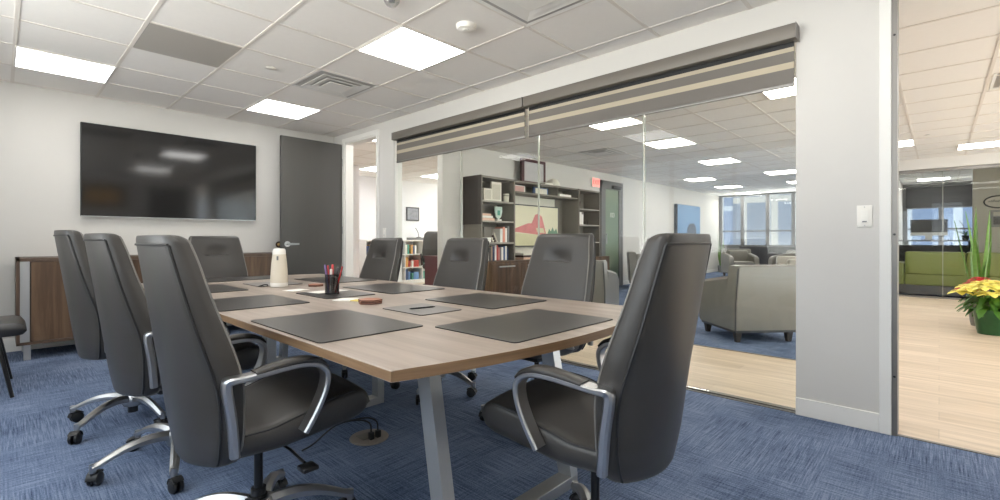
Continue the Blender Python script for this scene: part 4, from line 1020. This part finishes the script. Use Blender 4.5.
B().lathe([(0, 0), (.05, 0), (.065, .10), (.055, .10), (0, .08)], 18).build('pot', M['black'], oc)
for k, (tx, ty, h) in enumerate(((0, .1, .42), (0, -.16, .2), (.02, .2, .22))): B().tube(spline([(0, 0, .09), (tx*.3, ty*.3, h*.7), (tx, ty, h)], 4), .006, 6).build('stem', M['dark_brown'], oc)
lv = B()
for k in range(6): blade(lv, (0, 0, .1), (.05*math.cos(k), .2*math.cos(k*1.05+.3), .16+.03*(k % 3)), .02, (0, 0, .03), n=5)
lv.build('leaf', M['green_leaf'], oc)
# oval sign and framed picture on the wall beside it
sg_ = thing('oval_sign', 'oval black rimmed wall sign behind the corridor end glass', 'sign', (13.195, -.845, 1.80), R(-90))
ov = lambda a, b_, y: [(a*math.cos(2*PI*k/40), y, b_*math.sin(2*PI*k/40)) for k in range(40)]
B().loft([ov(.20, .115, 0), ov(.20, .115, -.012)]).build('board', M['unit_edge'], sg_, smooth=30)
B().tube(ov(.20, .115, -.012), .012, 8, closed=True).build('rim', M['black'], sg_)
st = B()
for k in range(9): st.tube(spline([(-.14+k*.033, -.015, -.005), (-.13+k*.033, -.015, .02+.012*(k % 3)), (-.115+k*.033, -.015, -.005)], 4), .0035, 5)
st.build('lettering', M['black'], sg_)
pf = thing('framed_picture', 'grey framed picture under the oval sign', 'picture', (13.195, -.87, 1.31), R(-90))
B().box((-.14, -.02, 0), (.14, 0, .33), .004).build('frame', M['mid_grey'], pf, smooth=0)
B().box((-.10, -.023, .05), (.10, -.019, .20)).build('print', M['dark_grey'], pf, smooth=0)
B().box((-.10, -.023, .22), (.10, -.019, .29)).build('mat_board', M['unit_edge'], pf, smooth=0)
bl = thing('roller_shade', 'dark shade covering the upper part of the office window', 'blind', (16.62, -.75, 0))
B().box((-.012, -1.4, 1.90), (-.006, 1.40, 2.46)).build('fabric', M['dark_grey'], bl, smooth=0)
B().cyl((-.01, -1.4, 2.47), (-.01, 1.4, 2.47), .03, 14).build('tube', M['mid_grey'], bl)
B().box((-.02, -1.4, 1.885), (.0, 1.4, 1.905)).build('bottom_bar', M['mid_grey'], bl, smooth=0)

# ------------------------------------------------------------------ office beyond the doorway
os_ = thing('office_bookcase', 'low white cubby bookcase along the far office wall', 'bookcase', (7.2, 9.58, 0))
b_ = B(); xs = [-1.6+.53*k for k in range(7)]
b_.box((-1.6, -.2, 1.03), (1.6, .215, 1.06)).box((-1.6, -.2, .0), (1.6, .215, .09)).box((-1.6, .2, .09), (1.6, .215, 1.03))
os_b = b_.build('carcass', M['white'], os_, smooth=0)
for x in xs: B().box((x, -.198, .09), (x+.02, .2, 1.03)).build('divider', M['white'], os_, smooth=0)
for z in (.39, .71):
    for x in xs[:-1]: B().box((x+.02, -.195, z-.01), (x+.53, .2, z+.01)).build('shelf', M['white'], os_, smooth=0)
rnd = random.Random(11); pal = [(blue, 'blue'), (teal, 'green'), (M['paper'], 'white'), (cm_('orange_box', 214, 160, 96), 'orange'), (red, 'red'), (navy, 'navy'), (cm_('sky', 110, 150, 200), 'sky blue')]
lev = {0: ('bottom', .0905), 1: ('middle', .4005), 2: ('top', .7205)}
for ci, x in enumerate(xs[:-1]):
    for li in (0, 1, 2):
        px = 7.2+x+.04; ntry = 0
        while px < 7.2+x+.46:
            w = rnd.choice((.05, .06, .09, .16)); h = rnd.uniform(.15, .26)
            if px+w > 7.2+x+.50: break
            m, nm = rnd.choice(pal); big = w > .1
            slab('storage_box' if big else 'binder', px, px+w-.006, 9.42, 9.68, lev[li][1], lev[li][1]+h, m, f'{nm} {"box" if big else "binder"} on the {lev[li][0]} shelf of the white office bookcase, {["first","second","third","fourth","fifth","sixth"][ci]} cubby, slot {["one","two","three","four","five","six","seven","eight","nine","ten"][ntry]}', 'box' if big else 'binder', 'boxes and binders in the office bookcase', bev=.002)
            px += w+rnd.choice((0, 0, .05)); ntry += 1
slab('printer', 6.95, 7.35, 9.42, 9.72, 1.0605, 1.12, 'mid_grey', 'low grey printer on the white office bookcase', 'printer')
t = thing('desk_lamp', 'thin dark desk lamp on the office bookcase', 'lamp', (7.2, 9.55, 1.1215)); B().lathe([(0, 0), (.06, 0), (.06, .012), (0, .015)], 18).build('base', M['dark_grey'], t); B().tube(spline([(0, 0, .01), (-.02, 0, .12), (-.10, 0, .24)], 5), .008, 6).build('stem', M['dark_grey'], t)
t = thing('framed_photograph', 'small dark framed group photograph on the white office wall', 'picture', (7.185, 9.795, 1.72))
B().box((-.195, -.022, -.175), (.195, 0, .175), .004).build('frame', M['dark_grey'], t, smooth=0)
B().box((-.165, -.024, -.145), (.165, -.021, .145)).build('print', plain('photo_grey', rgb(150, 152, 160), .5, var=.5, vscale=18), t, smooth=0)
switch('light_switch', (8.05, 9.7995, 1.38), 0, .07, .11, 'pale switch plate on the office wall right of the framed photograph')
t = thing('narrow_picture', 'narrow dark red framed panel on the white wall seen through the doorway', 'picture', (4.69, 8.495, 1.58))
B().box((-.07, -.03, -.32), (.07, 0, .32), .004).build('frame', M['burgundy'], t, smooth=0)
B().box((-.03, -.033, -.27), (.03, -.029, .27)).build('face', M['paper'], t, smooth=0)
ec = thing('executive_chair', 'padded dark grey executive chair in the office behind the glass', 'chair', (6.70, 8.30, 0), R(232))
rings = []
for z, x0, x1, hw in ((.52, -.2, -.10, .23), (.6, -.23, -.10, .27), (.8, -.27, -.12, .28), (.86, -.27, -.14, .275), (1.05, -.32, -.17, .26), (1.2, -.35, -.20, .23), (1.26, -.35, -.24, .17)):
    rings.append([(x0, 0, z), (x0+.03, -hw*.8, z), ((x0+x1)/2, -hw, z), (x1-.01, -hw*.8, z), (x1+.03, 0, z), (x1-.01, hw*.8, z), ((x0+x1)/2, hw, z), (x0+.03, hw*.8, z)])
B().loft(rings).build('backrest', M['leather'], ec, smooth=70)
B().box((-.25, -.27, .42), (.27, .27, .54), .05, 3).build('seat', M['leather'], ec)
for sy in (-1, 1): B().tube(spline([(-.15, sy*.27, .5), (-.1, sy*.3, .70), (.12, sy*.3, .72), (.15, sy*.28, .5)], 5), .025, 8).build('armrest', M['black'], ec)
B().cyl((0, 0, .1), (0, 0, .43), .03, 14).build('gas_column', M['black_metal'], ec)
for k in range(5): B().tube([(0, 0, .12), (.3*math.cos(k*1.2566), .3*math.sin(k*1.2566), .05)], [.03, .018], 8).lathe([(max(.0005, .026*math.sin(PI*a/6)), .026-.026*math.cos(PI*a/6)) for a in range(7)], 12, c=(.3*math.cos(k*1.2566), .3*math.sin(k*1.2566), 0)).build('base_leg', M['black'], ec)
dk2 = thing('office_desk', 'burgundy desk in the office behind the glass', 'desk', (6.28, 7.45, 0))
B().box((-.32, -.42, .70), (1.2, .30, .735), .004).build('top', M['burgundy'], dk2, smooth=0)
B().box((-.30, -.40, 0), (-.27, .28, .701)).build('side_panel', M['burgundy'], dk2, smooth=0)
B().box((1.15, -.40, 0), (1.18, .28, .701)).build('side_panel', M['burgundy'], dk2, smooth=0)
B().box((-.27, -.38, .08), (1.15, -.36, .701)).build('front_panel', M['burgundy'], dk2, smooth=0)

# ------------------------------------------------------------------ light of the day outside
wd = bpy.data.worlds.new('World'); SC.world = wd; wd.use_nodes = True
bg = wd.node_tree.nodes['Background']
wn = wd.node_tree; tcw = N(wn, 'ShaderNodeTexCoord'); sxw = N(wn, 'ShaderNodeSeparateXYZ'); wn.links.new(tcw.outputs['Generated'], sxw.inputs[0])
crw = N(wn, 'ShaderNodeValToRGB'); mrw = N(wn, 'ShaderNodeMapRange'); mrw.inputs[1].default_value = -1; mrw.inputs[2].default_value = 1
wn.links.new(sxw.outputs[2], mrw.inputs[0]); wn.links.new(mrw.outputs[0], crw.inputs[0])
e = crw.color_ramp.elements; e[0].position = .49; e[0].color = (1, .985, .965, 1); e[1].position = .51; e[1].color = (.34, .365, .40, 1)  # bright half added below the horizon to throw light up at ceilings
wn.links.new(crw.outputs[0], bg.inputs[0]); bg.inputs[1].default_value = 8.5

# ------------------------------------------------------------------ camera
cd = bpy.data.cameras.new('Camera'); cam = bpy.data.objects.new('Camera', cd); COL.objects.link(cam)
cd.sensor_width = 36; cd.sensor_fit = 'HORIZONTAL'; cd.lens = 468.3/1000*36
cam.location = (0, 0, CAMZ); cam.rotation_euler = (R(90), 0, R(-46.85)); cd.shift_y = -.010; cd.clip_start = .02
SC.camera = cam
vs = SC.view_settings; vs.view_transform = 'Standard'; vs.look = 'None'; vs.gamma = 1; vs.use_curve_mapping = False; vs.exposure = 0.24
SC.cycles.transparent_max_bounces = 24; SC.cycles.max_bounces = 12; SC.cycles.diffuse_bounces = 6
SC.cycles.sample_clamp_indirect = 6
